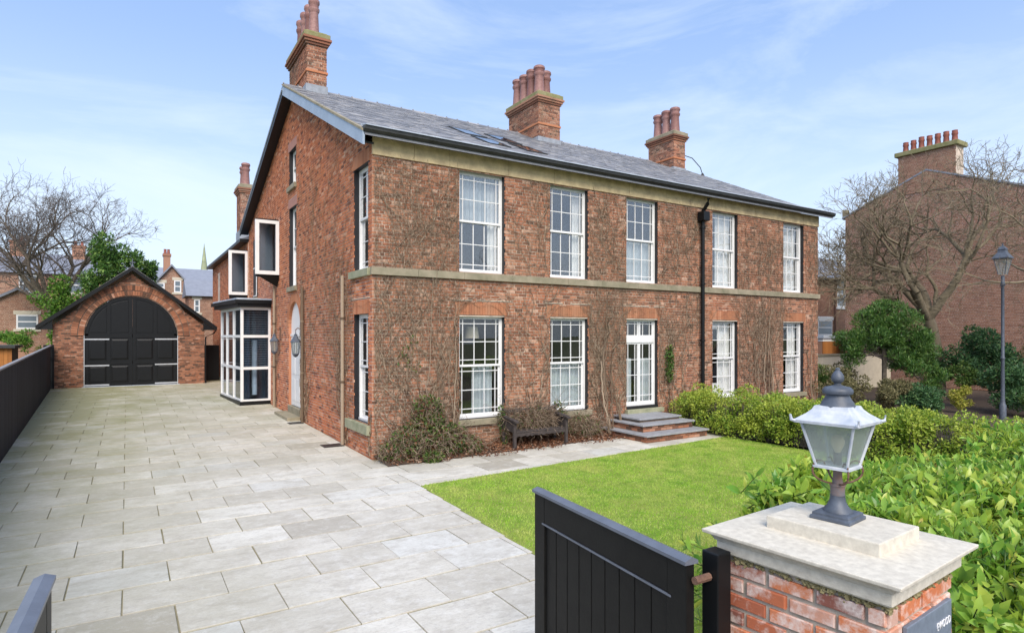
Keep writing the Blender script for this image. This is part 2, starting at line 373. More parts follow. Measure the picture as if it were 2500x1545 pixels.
class MB:
    def __init__(s): s.v = []; s.f = []
    def quad(s, a, b, c, d):
        i = len(s.v); s.v += [a, b, c, d]; s.f.append((i, i + 1, i + 2, i + 3)); return s
    def box(s, x0, x1, y0, y1, z0, z1):
        i = len(s.v)
        s.v += [(x0, y0, z0), (x1, y0, z0), (x1, y1, z0), (x0, y1, z0), (x0, y0, z1), (x1, y0, z1), (x1, y1, z1), (x0, y1, z1)]
        s.f += [tuple(i + k for k in q) for q in ((0, 3, 2, 1), (4, 5, 6, 7), (0, 1, 5, 4), (1, 2, 6, 5), (2, 3, 7, 6), (3, 0, 4, 7))]
        return s
    def frame_box(s, o, u, w, n, u0, u1, w0, w1, n0, n1):
        o, u, w, n = map(Vector, (o, u, w, n)); i = len(s.v)
        for nn in (n0, n1):
            for a, b in ((u0, w0), (u1, w0), (u1, w1), (u0, w1)):
                s.v.append(tuple(o + u * a + w * b + n * nn))
        s.f += [tuple(i + k for k in q) for q in ((0, 3, 2, 1), (4, 5, 6, 7), (0, 1, 5, 4), (1, 2, 6, 5), (2, 3, 7, 6), (3, 0, 4, 7))]
        return s
    def bar(s, p0, p1, w, h, up=(0, 0, 1)):
        p0, p1 = Vector(p0), Vector(p1); d = (p1 - p0); ln = d.length; d.normalize()
        side = d.cross(Vector(up)).normalized(); u = side.cross(d).normalized()
        return s.frame_box(p0, d, side, u, 0, ln, -w / 2, w / 2, -h / 2, h / 2)
    def prism(s, poly, d):
        """poly: list of 3d points (planar), extruded by vector d"""
        i = len(s.v); n = len(poly); d = Vector(d)
        s.v += [tuple(p) for p in poly] + [tuple(Vector(p) + d) for p in poly]
        s.f.append(tuple(range(i + n - 1, i - 1, -1))); s.f.append(tuple(range(i + n, i + 2 * n)))
        for k in range(n):
            j = (k + 1) % n; s.f.append((i + k, i + j, i + n + j, i + n + k))
        return s
    def lathe(s, c, prof, n=16, rot=0, sq=False):
        i = len(s.v); c = Vector(c)
        for r, z in prof:
            for k in range(n):
                a = rot + 2 * math.pi * k / n
                s.v.append((c.x + r * math.cos(a), c.y + r * math.sin(a), c.z + z))
        for j in range(len(prof) - 1):
            for k in range(n):
                k2 = (k + 1) % n
                s.f.append((i + j * n + k, i + j * n + k2, i + (j + 1) * n + k2, i + (j + 1) * n + k))
        s.f.append(tuple(range(i + n - 1, i - 1, -1)))
        e = i + (len(prof) - 1) * n
        s.f.append(tuple(range(e, e + n)))
        return s
    def tube(s, pts, r, n=8):
        pts = [Vector(p) for p in pts]; i = len(s.v)
        rs = r if isinstance(r, (list, tuple)) else [r] * len(pts)
        for k, p in enumerate(pts):
            d = (pts[min(k + 1, len(pts) - 1)] - pts[max(k - 1, 0)]).normalized()
            a = d.orthogonal().normalized() if abs(d.z) > .95 else d.cross(Vector((0, 0, 1))).normalized()
            b = d.cross(a)
            for q in range(n):
                t_ = 2 * math.pi * q / n
                s.v.append(tuple(p + (a * math.cos(t_) + b * math.sin(t_)) * rs[k]))
        for j in range(len(pts) - 1):
            for q in range(n):
                q2 = (q + 1) % n
                s.f.append((i + j * n + q, i + j * n + q2, i + (j + 1) * n + q2, i + (j + 1) * n + q))
        s.f.append(tuple(range(i + n - 1, i - 1, -1))); e = i + (len(pts) - 1) * n; s.f.append(tuple(range(e, e + n)))
        return s
    def build(s, name, mat, parent=None, smooth=False, bevel=0, **k):
        me = bpy.data.meshes.new(name)
        me.from_pydata(s.v, [], s.f); me.validate(); me.update()
        if smooth:
            me.polygons.foreach_set('use_smooth', [True] * len(me.polygons))
            try: me.set_sharp_from_angle(angle=R(40))
            except Exception: pass
        o = link(name, me, mat, parent, **k)
        if bevel:
            b = o.modifiers.new('bevel', 'BEVEL'); b.width = bevel; b.segments = 2; b.limit_method = 'ANGLE'
        return o

def boxes_np(C, Hs, A):
    """many boxes at once: centres C (n,3), half sizes Hs (n,3), axes A (3,3) or (n,3,3)"""
    C = np.asarray(C, float); Hs = np.asarray(Hs, float); n = len(C)
    if A.ndim == 2: A = np.broadcast_to(A, (n, 3, 3))
    S = np.array([(-1, -1, -1), (1, -1, -1), (1, 1, -1), (-1, 1, -1), (-1, -1, 1), (1, -1, 1), (1, 1, 1), (-1, 1, 1)], float)
    loc = S[None] * Hs[:, None, :]
    V = C[:, None, :] + np.einsum('nkj,njc->nkc', loc, A)
    q = np.array([(0, 3, 2, 1), (4, 5, 6, 7), (0, 1, 5, 4), (1, 2, 6, 5), (2, 3, 7, 6), (3, 0, 4, 7)])
    F = (np.arange(n) * 8)[:, None, None] + q[None]
    return V.reshape(-1, 3), F.reshape(-1, 4)

def chamfer_box_mesh(name, ch=(.03, .03, .1)):
    """unit brick / slab (2x2x2) whose +n (local z) face is chamfered"""
    b = MB(); a, c_, h = 1 - ch[0], 1 - ch[1], 1 - ch[2]
    b.v = [(-1, -1, -1), (1, -1, -1), (1, 1, -1), (-1, 1, -1), (-1, -1, h), (1, -1, h), (1, 1, h), (-1, 1, h), (-a, -c_, 1), (a, -c_, 1), (a, c_, 1), (-a, c_, 1)]
    b.f = [(0, 3, 2, 1), (0, 1, 5, 4), (1, 2, 6, 5), (2, 3, 7, 6), (3, 0, 4, 7), (4, 5, 9, 8), (5, 6, 10, 9), (6, 7, 11, 10), (7, 4, 8, 11), (8, 9, 10, 11)]
    me = bpy.data.meshes.new(name); me.from_pydata(b.v, [], b.f); me.update(); return me

def seg_mesh(P0, P1, R0, R1, n=3):
    P0 = np.asarray(P0, float); P1 = np.asarray(P1, float); R0 = np.asarray(R0, float); R1 = np.asarray(R1, float)
    d = P1 - P0; ln = np.linalg.norm(d, axis=1, keepdims=True); d = d / np.maximum(ln, 1e-9)
    ref = np.where(np.abs(d[:, 2:3]) > .9, np.array([[1., 0, 0]]), np.array([[0, 0, 1.]]))
    a = np.cross(d, ref); a /= np.linalg.norm(a, axis=1, keepdims=True); b = np.cross(d, a)
    th = 2 * np.pi * np.arange(n) / n
    ring = a[:, None, :] * np.cos(th)[None, :, None] + b[:, None, :] * np.sin(th)[None, :, None]
    V = np.concatenate([P0[:, None, :] + ring * R0[:, None, None], P1[:, None, :] + ring * R1[:, None, None]], 1)
    k = np.arange(n); q = np.stack([k, (k + 1) % n, n + (k + 1) % n, n + k], 1)
    F = (np.arange(len(P0)) * 2 * n)[:, None, None] + q[None]
    return V.reshape(-1, 3), F.reshape(-1, 4)

def unit(v): return v / np.maximum(np.linalg.norm(v, axis=-1, keepdims=True), 1e-9)
def leaves_np(P, D, Nn, Ln, Wd, fold=.25):
    """folded leaf: 6 verts, 4 tris -> 2 quads"""
    P = np.asarray(P, float); D = unit(np.asarray(D, float)); S = unit(np.cross(D, Nn)); U = np.cross(S, D)
    Ln = np.asarray(Ln)[:, None]; Wd = np.asarray(Wd)[:, None]
    base = P; tip = P + D * Ln - U * Ln * .12
    m1 = P + D * Ln * .5
    l = m1 + S * Wd * .5 + U * Wd * fold; r = m1 - S * Wd * .5 + U * Wd * fold
    m = m1 - U * Wd * .02
    V = np.stack([base, l, tip, r, m], 1).reshape(-1, 3)
    i = (np.arange(len(P)) * 5)[:, None]
    F = np.concatenate([i + np.array([[0, 4, 1]]), i + np.array([[4, 2, 1]]), i + np.array([[0, 3, 4]]), i + np.array([[4, 3, 2]])], 0)
    return V, F
def leaf8_np(P, D, Nn, Ln, Wd, fold=.18):
    """long elliptic leaf with a midrib: 8 verts, 8 tris, bending down to the tip"""
    P = np.asarray(P, float); D = unit(np.asarray(D, float)); S = unit(np.cross(D, Nn)); U = np.cross(S, D)
    Ln = np.asarray(Ln)[:, None]; Wd = np.asarray(Wd)[:, None]
    m1 = P + D * Ln * .30 + U * Ln * .02; m2 = P + D * Ln * .66; tip = P + D * Ln - U * Ln * .09
    l1 = m1 + S * Wd * .44 + U * Wd * fold; r1 = m1 - S * Wd * .44 + U * Wd * fold; l2 = m2 + S * Wd * .46 + U * Wd * fold; r2 = m2 - S * Wd * .46 + U * Wd * fold
    V = np.stack([P, m1, m2, tip, l1, l2, r1, r2], 1).reshape(-1, 3); i = (np.arange(len(P)) * 8)[:, None]
    T = [(0, 1, 4), (1, 2, 5), (1, 5, 4), (2, 3, 5), (0, 6, 1), (1, 6, 7), (1, 7, 2), (2, 7, 3)]
    return V, np.concatenate([i + np.array([t_]) for t_ in T], 0)
def quads_np(P, D, Nn, Ln, Wd):
    """diamond leaf, one quad each"""
    P = np.asarray(P, float); D = unit(np.asarray(D, float)); S = unit(np.cross(D, Nn)); U = np.cross(S, D)
    Ln = np.asarray(Ln)[:, None]; Wd = np.asarray(Wd)[:, None]
    V = np.stack([P, P + D * Ln * .45 + S * Wd * .5 + U * Ln * .1, P + D * Ln, P + D * Ln * .45 - S * Wd * .5 + U * Ln * .1], 1).reshape(-1, 3)
    F = (np.arange(len(P)) * 4)[:, None] + np.arange(4)[None]
    return V, F
def rdir(n, up=0.0, rng=RNG):
    v = rng.normal(size=(n, 3)); v[:, 2] += up
    return unit(v)

def gz(y): return .0135 * y if y > 0 else 0.0

# ------------------------------------------------------------------ brickwork
BH, BJ, BL = .063, .017, .222
PIT = BH + BJ
def subtract(iv, cuts):
    out = list(iv)
    for a, b in cuts:
        nxt = []
        for x0, x1 in out:
            if b <= x0 or a >= x1: nxt.append((x0, x1)); continue
            if a > x0: nxt.append((x0, a))
            if b < x1: nxt.append((b, x1))
        out = nxt
    return out
def courses(z0, z1, ext, cuts, seed=1):
    """bricks as (u0,u1,z0,z1) and the mortar strips behind them"""
    rg = random.Random(seed); B = []; S = []
    n = int(math.ceil((z1 - z0) / PIT))
    for i in range(n):
        a = z0 + i * PIT; b = min(a + PIT, z1)
        iv = subtract(ext(a + PIT / 2), cuts(a + PIT / 2))
        if i % 4 == 3: step = (BL - BJ) / 2 + BJ; off = step * .5
        else: step = BL + BJ; off = (i % 2) * .5 * step
        for u0, u1 in iv:
            S.append((u0, u1, a, b))
            k = math.floor((u0 - off) / step)
            while True:
                p = off + k * step; q = p + step - BJ; k += 1
                if p >= u1: break
                p2, q2 = max(p, u0), min(q, u1)
                if q2 - p2 < .03: continue
                B.append((p2 + rg.uniform(-.002, .002), q2 + rg.uniform(-.002, .002), a + BJ * .5 + rg.uniform(-.0015, .0015), min(b, a + PIT) - BJ * .5 + rg.uniform(-.0015, .0015)))
    return B, S
def bricks_mesh(name, B, o, u, n, proud=.007, seed=2, jit=.003):
    B = np.array(B); o = np.array(o, float); u = np.array(u, float); nn = np.array(n, float)
    rg = np.random.default_rng(seed)
    pr = proud + rg.uniform(-jit, jit, len(B))
    C = o + u * ((B[:, 0] + B[:, 1]) / 2)[:, None] + np.array([0, 0, 1.]) * ((B[:, 2] + B[:, 3]) / 2)[:, None] + nn * ((pr - .02) / 2)[:, None]
    H = np.stack([(B[:, 1] - B[:, 0]) / 2, (B[:, 3] - B[:, 2]) / 2, (pr + .02) / 2], 1)
    A = np.stack([u, np.array([0, 0, 1.]), nn])
    return C, H, A
def strips_mesh(name, S, o, u):
    o = np.array(o, float); u = np.array(u, float); V = []; F = []
    for k, (a, b, c, d) in enumerate(S):
        for uu, zz in ((a, c), (b, c), (b, d), (a, d)): V.append(o + u * uu + np.array([0, 0, zz]))
        F.append((4 * k, 4 * k + 1, 4 * k + 2, 4 * k + 3))
    return mesh_np(name, V, F)
BRICK_ME = {}
def brick_objects(sel, A, mat, parent, name='brick'):
    """bricks as single objects that share one mesh per material"""
    if mat not in BRICK_ME:
        BRICK_ME[mat] = chamfer_box_mesh('brick_' + mat, (.03, .08, .25)); BRICK_ME[mat].materials.append(M[mat])
    rot = Matrix(A.T.tolist()).to_euler()
    for c, h in sel:
        link(name, BRICK_ME[mat], None, parent, loc=Vector(c), rot=rot, scale=Vector(h))

# ================================================================== THE SETTING
b = MB(); b.quad((-400, -400, -.16), (400, -400, -.16), (400, 400, -.16), (-400, 400, -.16))
b.build('ground', 'ground', kind='structure')
b = MB()
ys = [-12.6, 0, 8, 16, 24, 32]
def fx(y): return -7.0 - .0373 * (y - 3.72)
for a, c in zip(ys, ys[1:]):
    b.quad((fx(a) - .4, a, gz(a) - .014), (.6, a, gz(a) - .014), (.6, c, gz(c) - .014), (fx(c) - .4, c, gz(c) - .014))
drive = b.build('driveway', 'joint', kind='structure')
b = MB().quad((.6, -2.9, -.014), (10.6, -2.9, -.014), (10.6, .5, -.014), (.6, .5, -.014))
path = b.build('garden_path', 'joint', kind='structure')
b = MB().quad((-60, -16.2, -.05), (60, -16.2, -.05), (60, -12.5, -.05), (-60, -12.5, -.05)); b.build('pavement', 'asphalt', kind='structure')
b = MB().quad((-60, -24, -.13), (60, -24, -.13), (60, -16.2, -.13), (-60, -16.2, -.13)); b.build('road', 'asphalt', kind='structure')
b = MB().box(-60, 60, -16.3, -16.15, -.15, -.046); b.build('kerb', 'stone', kind='structure')
b = MB().quad((10.3, -12.4, -.02), (36, -12.4, -.02), (36, 12, -.02), (10.3, 12, -.02)); b.build('neighbour_garden', 'soil', kind='structure')
b = MB().quad((-2.0, -12.2, -.010), (11, -12.2, -.010), (11, -9.45, -.010), (-2.0, -9.45, -.010)); b.build('flower_bed', 'soil', kind='structure')

# slabs
def lawn_left(y): return -.06 + (y + 2.8) * .05
slabs = []
YB, PY, PX = -4.60, .735, .985
for k in range(-9, 38):
    y0 = YB + k * PY; y1 = y0 + PY; ym = (y0 + y1) / 2
    xl = fx(ym) - .1
    if ym > 0: xr = -.02
    elif ym > -2.80: xr = 9.3
    else: xr = lawn_left(ym) - .0
    if ym > 22.2: xr = -.1
    if ym < -9.5: xr = -1.0
    ph = -2.29 if k % 2 else -2.755
    rg = random.Random(k * 7 + 3)
    j = math.floor((xl - ph) / PX); x = ph + j * PX
    while x < xr:
        xn = x + PX
        a, c = max(x, xl), min(xn, xr)
        if ym > -2.80 and y0 < -2.3 and a < -.07 < c:      # cut the slab at the lawn corner
            slabs.append((a + .007, -.075, y0 + .017, y1 - .017)); a = -.06
        lawn_e = -2.8 + ((a + c) / 2 + .06) * .0635 + .012
        y0s = max(y0, lawn_e) if (a + c) / 2 > -.05 and ym > -2.80 else y0
        if c - a > .06 and y1 - y0s > .05:
            slabs.append((a + .007 + rg.uniform(-.004, .004), c - .007 + rg.uniform(-.004, .004), y0s + .017 + rg.uniform(-.007, .007), y1 - .017 + rg.uniform(-.007, .007)))
        x = xn
def slab_ok(s):
    xm, ym = (s[0] + s[1]) / 2, (s[2] + s[3]) / 2
    if xm > 0 and ym > -.55: return False
    return True
slabs = [s for s in slabs if slab_ok(s)]
def cdist(x, y, z=0): return math.sqrt((x - CAM[0]) ** 2 + (y - CAM[1]) ** 2 + (z - CAM[2]) ** 2)
def in_front(x, y):
    dx, dy = x - CAM[0], y - CAM[1]; tt = dx * math.cos(HEAD) + dy * math.sin(HEAD); uu = dx * math.sin(HEAD) - dy * math.cos(HEAD)
    return tt > 3 and abs(uu) < tt * .95
slabs.sort(key=lambda s: cdist((s[0] + s[1]) / 2, (s[2] + s[3]) / 2) + (0 if in_front((s[0] + s[1]) / 2, (s[2] + s[3]) / 2) else 500))
SL = chamfer_box_mesh('slab', (.006, .008, .12)); SL.materials.append(M['paving'])
rg = random.Random(5)
restC, restH = [], []
for i, s in enumerate(slabs):
    xm, ym = (s[0] + s[1]) / 2, (s[2] + s[3]) / 2
    top = gz(ym) + rg.uniform(-.002, .003)
    hx, hy = (s[1] - s[0]) / 2, (s[3] - s[2]) / 2
    if i < 300:
        link('slab', SL, None, path if xm > .3 else drive, loc=(xm, ym, top - .02), scale=(hx, hy, .02), rot=(rg.gauss(0, .003) + (.0135 if ym > 0 else 0), rg.gauss(0, .003), rg.gauss(0, .004)))
    else:
        restC.append((xm, ym, top - .02)); restH.append((hx, hy, .02))
V, F = boxes_np(restC, restH, np.eye(3))
link('slabs_far', mesh_np('slabs_far', V, F), 'paving', drive, kind='stuff')
# drain covers beside the house wall
for (x, y, w, d) in ((-.32, 2.05, .5, .42), (-.28, 6.2, .42, .4)):
    b = MB().box(x - w / 2, x + w / 2, y - d / 2, y + d / 2, gz(y) + .002, gz(y) + .012); b.build('drain_cover', 'gutter', drive)

# lawn
b = MB(); b.v = [(-.06, -2.8, -.004), (9.35, -2.2, -.004), (9.35, -9.6, -.004), (-.42, -9.6, -.004)]; b.f = [(3, 2, 1, 0)]
b.build('lawn', 'lawn_base', kind='structure')
N = 230000
x = RNG.uniform(-.42, 9.3, N); y = RNG.uniform(-9.6, -2.15, N)
keep = (x > -.03 + (y + 2.8) * .05 + RNG.normal(0, .028, N)) & (y < -2.8 + (x + .06) * .0635 + RNG.normal(0, .028, N))
x, y = x[keep], y[keep]; n = len(x)
P = np.stack([x, y, np.full(n, -.004)], 1)
h = RNG.uniform(.014, .042, n); D = unit(np.stack([RNG.normal(0, .55, n), RNG.normal(0, .55, n), np.ones(n)], 1))
S = unit(np.cross(D, rdir(n))) * RNG.uniform(.003, .006, n)[:, None]
V = np.stack([P - S, P + S, P + D * h[:, None]], 1).reshape(-1, 3)
link('lawn_grass', mesh_np('lawn_grass', V, np.arange(3 * n).reshape(-1, 3)), 'grass', kind='stuff', label='short green lawn grass with paler patches in front of the house', category='grass')

# ================================================================== MAIN HOUSE
HX = 17.4; HB = 16.5; RY = 7.8; RZ = 11.08; EZ = 7.24; EY = -.34
house = thing('brick_house', (0, 0, 0), 'large red brick house with slate roof, tall white sash windows and three chimney stacks', 'house')
FW = [(2.20, 3.50), (4.94, 6.24), (7.69, 8.97), (11.45, 12.72), (15.25, 16.48)]
front_open = [(a, c, .72, 3.30) for a, c in FW] + [(a, c, 4.33, 6.88) for a, c in FW]
front_open[2] = (FW[2][0], FW[2][1], .52, 3.30)
front_lint = [(a - .12, c + .12, 3.30, 3.60) for a, c in FW]
def cuts_front(z): return [(a, c) for a, c, p, q in front_open if p <= z < q] + [(a, c) for a, c, p, q in front_lint if p <= z < q] + ([(-.2, HX)] if 4.18 < z < 4.30 else [])
Bf, Sf = courses(-.12, 6.88, lambda z: [(-.004, HX)], cuts_front, 3)
Sf = [(a, c, p, q) for a, c, p, q in Sf] + [(a, c, 3.26, 3.62) for a, c, _, _ in front_lint] + [(0, HX, 4.15, 4.35)]
# strips behind lintels must not cover the openings
Sf = [s for s in Sf]
def gable_ext(z):
    lo, hi = 0.0, HB
    if z > EZ - .1:
        lo = max(0, (z - (EZ - .1)) / ((RZ - EZ) / (RY - EY)) - .0)
        hi = HB - max(0, (z - 7.75)) / ((RZ - 7.75) / (HB - RY))
    return [(lo + .005, hi)] if hi > lo else []
GW = dict(u1=(.28, 1.32, 4.33, 6.80), l1=(.28, 1.32, .74, 3.30), att=(7.35, 8.35, 7.8, 9.02), mid=(7.3, 8.35, 4.42, 7.08))
DOORC, DOORR, DOORS = 7.6, .83, 3.08
def cuts_gable(z):
    c = [(a, q) for a, q, p, r in GW.values() if p <= z < r]
    for a, q, p, r in GW.values():
        if r <= z < r + .30: c.append((a - .1, q + .1))
    if z < DOORS: c.append((DOORC - DOORR, DOORC + DOORR))
    rr = DOORR + .30
    if DOORS <= z < DOORS + rr:
        w = math.sqrt(max(0, rr * rr - (z - DOORS) ** 2)); c.append((DOORC - w, DOORC + w))
    if z < DOORS and z > gz(7.6): pass
    return c
Bg, Sg = courses(-.12, RZ - .1, gable_ext, cuts_gable, 4)
def strips_gable():
    out = list(Sg)
    for a, q, p, r in GW.values(): out.append((a - .1, q + .1, r - .0, r + .32))
    n = 28
    for k in range(n):
        t0, t1 = math.pi * k / n, math.pi * (k + 1) / n
    return out
wf = link('front_wall', strips_mesh('front_wall', Sf, (0, .011, 0), (1, 0, 0)), 'mortar_dirty', house)
wg = link('gable_wall', strips_mesh('gable_wall', strips_gable(), (.011, 0, 0), (0, 1, 0)), 'mortar', house)
Cf, Hf, Af = bricks_mesh('f', Bf, (0, 0, 0), (1, 0, 0), (0, -1, 0), .0, 5)
Cf[:, 1] += 0.0
Cg, Hg, Ag = bricks_mesh('g', Bg, (0, 0, 0), (0, -1, 0), (-1, 0, 0), .0, 6)
Cg[:, 1] = -Cg[:, 1]
allc = [(cdist(*c) * (1.0 if abs(c[0]) > .02 else 1.08), 0, i) for i, c in enumerate(Cf)] + [(cdist(*c) * 1.08, 1, i) for i, c in enumerate(Cg)]
allc.sort(); pick = allc[:300]
pf = {i for _, w, i in pick if w == 0}; pg = {i for _, w, i in pick if w == 1}
brick_objects([(Cf[i], Hf[i]) for i in sorted(pf)], Af, 'brick_front', wf)
brick_objects([(Cg[i], Hg[i]) for i in sorted(pg)], Ag, 'brick_gable', wg)
kf = np.array([i not in pf for i in range(len(Cf))]); kg = np.array([i not in pg for i in range(len(Cg))])
V, F = boxes_np(Cf[kf], Hf[kf], Af); link('bricks_front', mesh_np('bricks_front', V, F), 'brick_front', wf, kind='stuff')
V, F = boxes_np(Cg[kg], Hg[kg], Ag); link('bricks_gable', mesh_np('bricks_gable', V, F), 'brick_gable', wg, kind='stuff')
# rear and far walls (plain)
b = MB(); b.box(HX - .25, HX, .02, HB, -.1, 7.2); b.prism([(HX - .25, 0.02, 7.2), (HX - .25, HB, 7.2), (HX - .25, HB, 7.7), (HX - .25, RY, RZ - .15)], (.25, 0, 0))
b.box(.02, HX - .25, HB - .25, HB, -.1, 7.7)
b.build('rear_wall', 'brick_far', house)
b = MB().box(.3, HX - .3, .4, HB - .3, 4.0, 4.1); b.build('floor_slab', 'room', house)

# soldier-course lintels of rubbed brick
def soldier(o, u, n, a, c, z0, z1, mat, parent, name='lintel'):
    N_ = max(4, int(round((c - a) / .078))); w = (c - a) / N_; me = MB()
    for k in range(N_):
        t0 = (k - N_ / 2 + .5) / N_ * .10
        p0, p1 = a + k * w + .003, a + (k + 1) * w - .003
        i = len(me.v)
        for nn in (-.02, .004 + random.uniform(-.001, .001)):
            for uu, zz in ((p0 - t0 * .0, z0), (p1, z0), (p1, z1), (p0, z1)):
                me.v.append(tuple(Vector(o) + Vector(u) * uu + Vector((0, 0, zz)) + Vector(n) * nn))
        me.f += [tuple(i + q for q in f) for f in ((0, 3, 2, 1), (4, 5, 6, 7), (0, 1, 5, 4), (1, 2, 6, 5), (2, 3, 7, 6), (3, 0, 4, 7))]
    return me.build(name, mat, parent)
for a, c, p, q in front_lint:
    soldier((0, 0, 0), (1, 0, 0), (0, -1, 0), a, c, p + .002, q - .005, 'brick_lintel', house)
for k in ('u1', 'l1'):
    a, q, p, r = GW[k]; soldier((0, 0, 0), (0, 1, 0), (-1, 0, 0), a - .1, q + .1, r, r + .295, 'brick_rub', house)
for k in ('att', 'mid'):
    a, q, p, r = GW[k]
    MB().frame_box((0, 0, 0), (0, 1, 0), (0, 0, 1), (-1, 0, 0), a - .1, q + .1, r, r + .295, -.02, .006).build('lintel', m_plain('lintel_pink', (.45, .22, .17), .85, .1, 6), house)
# pale drip strips above the ground floor lintels
for a, c in ((1.98, 2.55), (2.7, 3.72), (4.75, 5.35), (5.6, 6.35), (7.55, 8.6), (8.8, 9.25)):
    MB().box(a, c, -.012, .01, 3.655, 3.675).build('drip_strip', 'cream', house)
MB().box(-.012, .01, .16, 1.5, 3.66, 3.68).build('drip_strip', 'cream', house)
# string course blocks, frieze blocks
x = -.05
while x < HX:
    w = random.uniform(1.1, 1.9); x1 = min(x + w, HX + .04)
    MB().box(x + .003, x1 - .003, -.075 + random.uniform(-.003, .003), .02, 4.165, 4.335).build('string_course_block', 'stone', house, bevel=.006)
    x = x1
x = -.01
while x < HX:
    w = random.uniform(.9, 1.7); x1 = min(x + w, HX + .02)
    MB().box(x + .003, x1 - .003, -.035 + random.uniform(-.004, .004), .02, 6.875, 7.275).build('frieze_block', 'frieze', house, bevel=.005)
    x = x1
MB().frame_box((0, 0, 0), (0, 1, 0), (0, 0, 1), (-1, 0, 0), .1, 1.5, 4.16, 4.33, -.02, .09).build('sill', 'sill', house, bevel=.008)
MB().frame_box((0, 0, 0), (0, 1, 0), (0, 0, 1), (-1, 0, 0), .1, 1.75, .52, .74, -.02, .10).build('sill', 'sill', house, bevel=.008)
for k in ('att', 'mid'):
    a, q, p, r = GW[k]; MB().frame_box((0, 0, 0), (0, 1, 0), (0, 0, 1), (-1, 0, 0), a - .08, q + .08, p - .16, p, -.02, .08).build('sill', 'stone', house, bevel=.008)
for (a, c) in (FW[0], FW[1], FW[3], FW[4]):
    MB().box(a - .1, c + .1, -.09, .03, .57, .72).build('sill', 'stone', house, bevel=.008)

# ---- windows
PANE = chamfer_box_mesh('pane', (.01, .01, .5)); PANE.materials.append(M['glass'])
PANE_U = chamfer_box_mesh('pane_upper', (.01, .01, .5)); PANE_U.materials.append(M['glass_up'])
PANE_D = chamfer_box_mesh('pane_dark', (.01, .01, .5)); PANE_D.materials.append(M['glass_dark'])
def basis(u, n):
    u, n = Vector(u), Vector(n); w = Vector((0, 0, 1))
    return Matrix((u, w, n)).transposed().to_euler()
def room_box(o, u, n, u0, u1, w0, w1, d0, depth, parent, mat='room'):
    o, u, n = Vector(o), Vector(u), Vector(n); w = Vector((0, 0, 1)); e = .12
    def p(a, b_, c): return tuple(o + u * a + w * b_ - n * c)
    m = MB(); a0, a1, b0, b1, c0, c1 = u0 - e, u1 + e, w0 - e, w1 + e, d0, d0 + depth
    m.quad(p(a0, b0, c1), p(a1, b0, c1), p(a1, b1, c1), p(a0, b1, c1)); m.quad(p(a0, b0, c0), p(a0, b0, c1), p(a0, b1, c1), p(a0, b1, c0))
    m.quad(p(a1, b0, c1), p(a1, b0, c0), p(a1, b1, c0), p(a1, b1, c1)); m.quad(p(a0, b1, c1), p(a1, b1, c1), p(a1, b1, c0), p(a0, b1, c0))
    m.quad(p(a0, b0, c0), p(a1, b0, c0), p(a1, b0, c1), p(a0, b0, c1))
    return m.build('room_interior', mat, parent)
def curtain(o, u, n, u0, u1, w0, w1, d, mat, parent, waves=None):
    o, u, n = Vector(o), Vector(u), Vector(n); k = max(10, int((u1 - u0) / .02)); m = MB()
    for i in range(k + 1):
        uu = u0 + (u1 - u0) * i / k; dd = d + .022 * math.sin(uu * 52) + .01 * math.sin(uu * 23 + 1)
        for zz in (w0, w1): m.v.append(tuple(o + u * uu + Vector((0, 0, zz)) - n * dd))
    for i in range(k): m.f.append((2 * i, 2 * i + 2, 2 * i + 3, 2 * i + 1))
    return m.build('curtain', mat, parent, smooth=True)
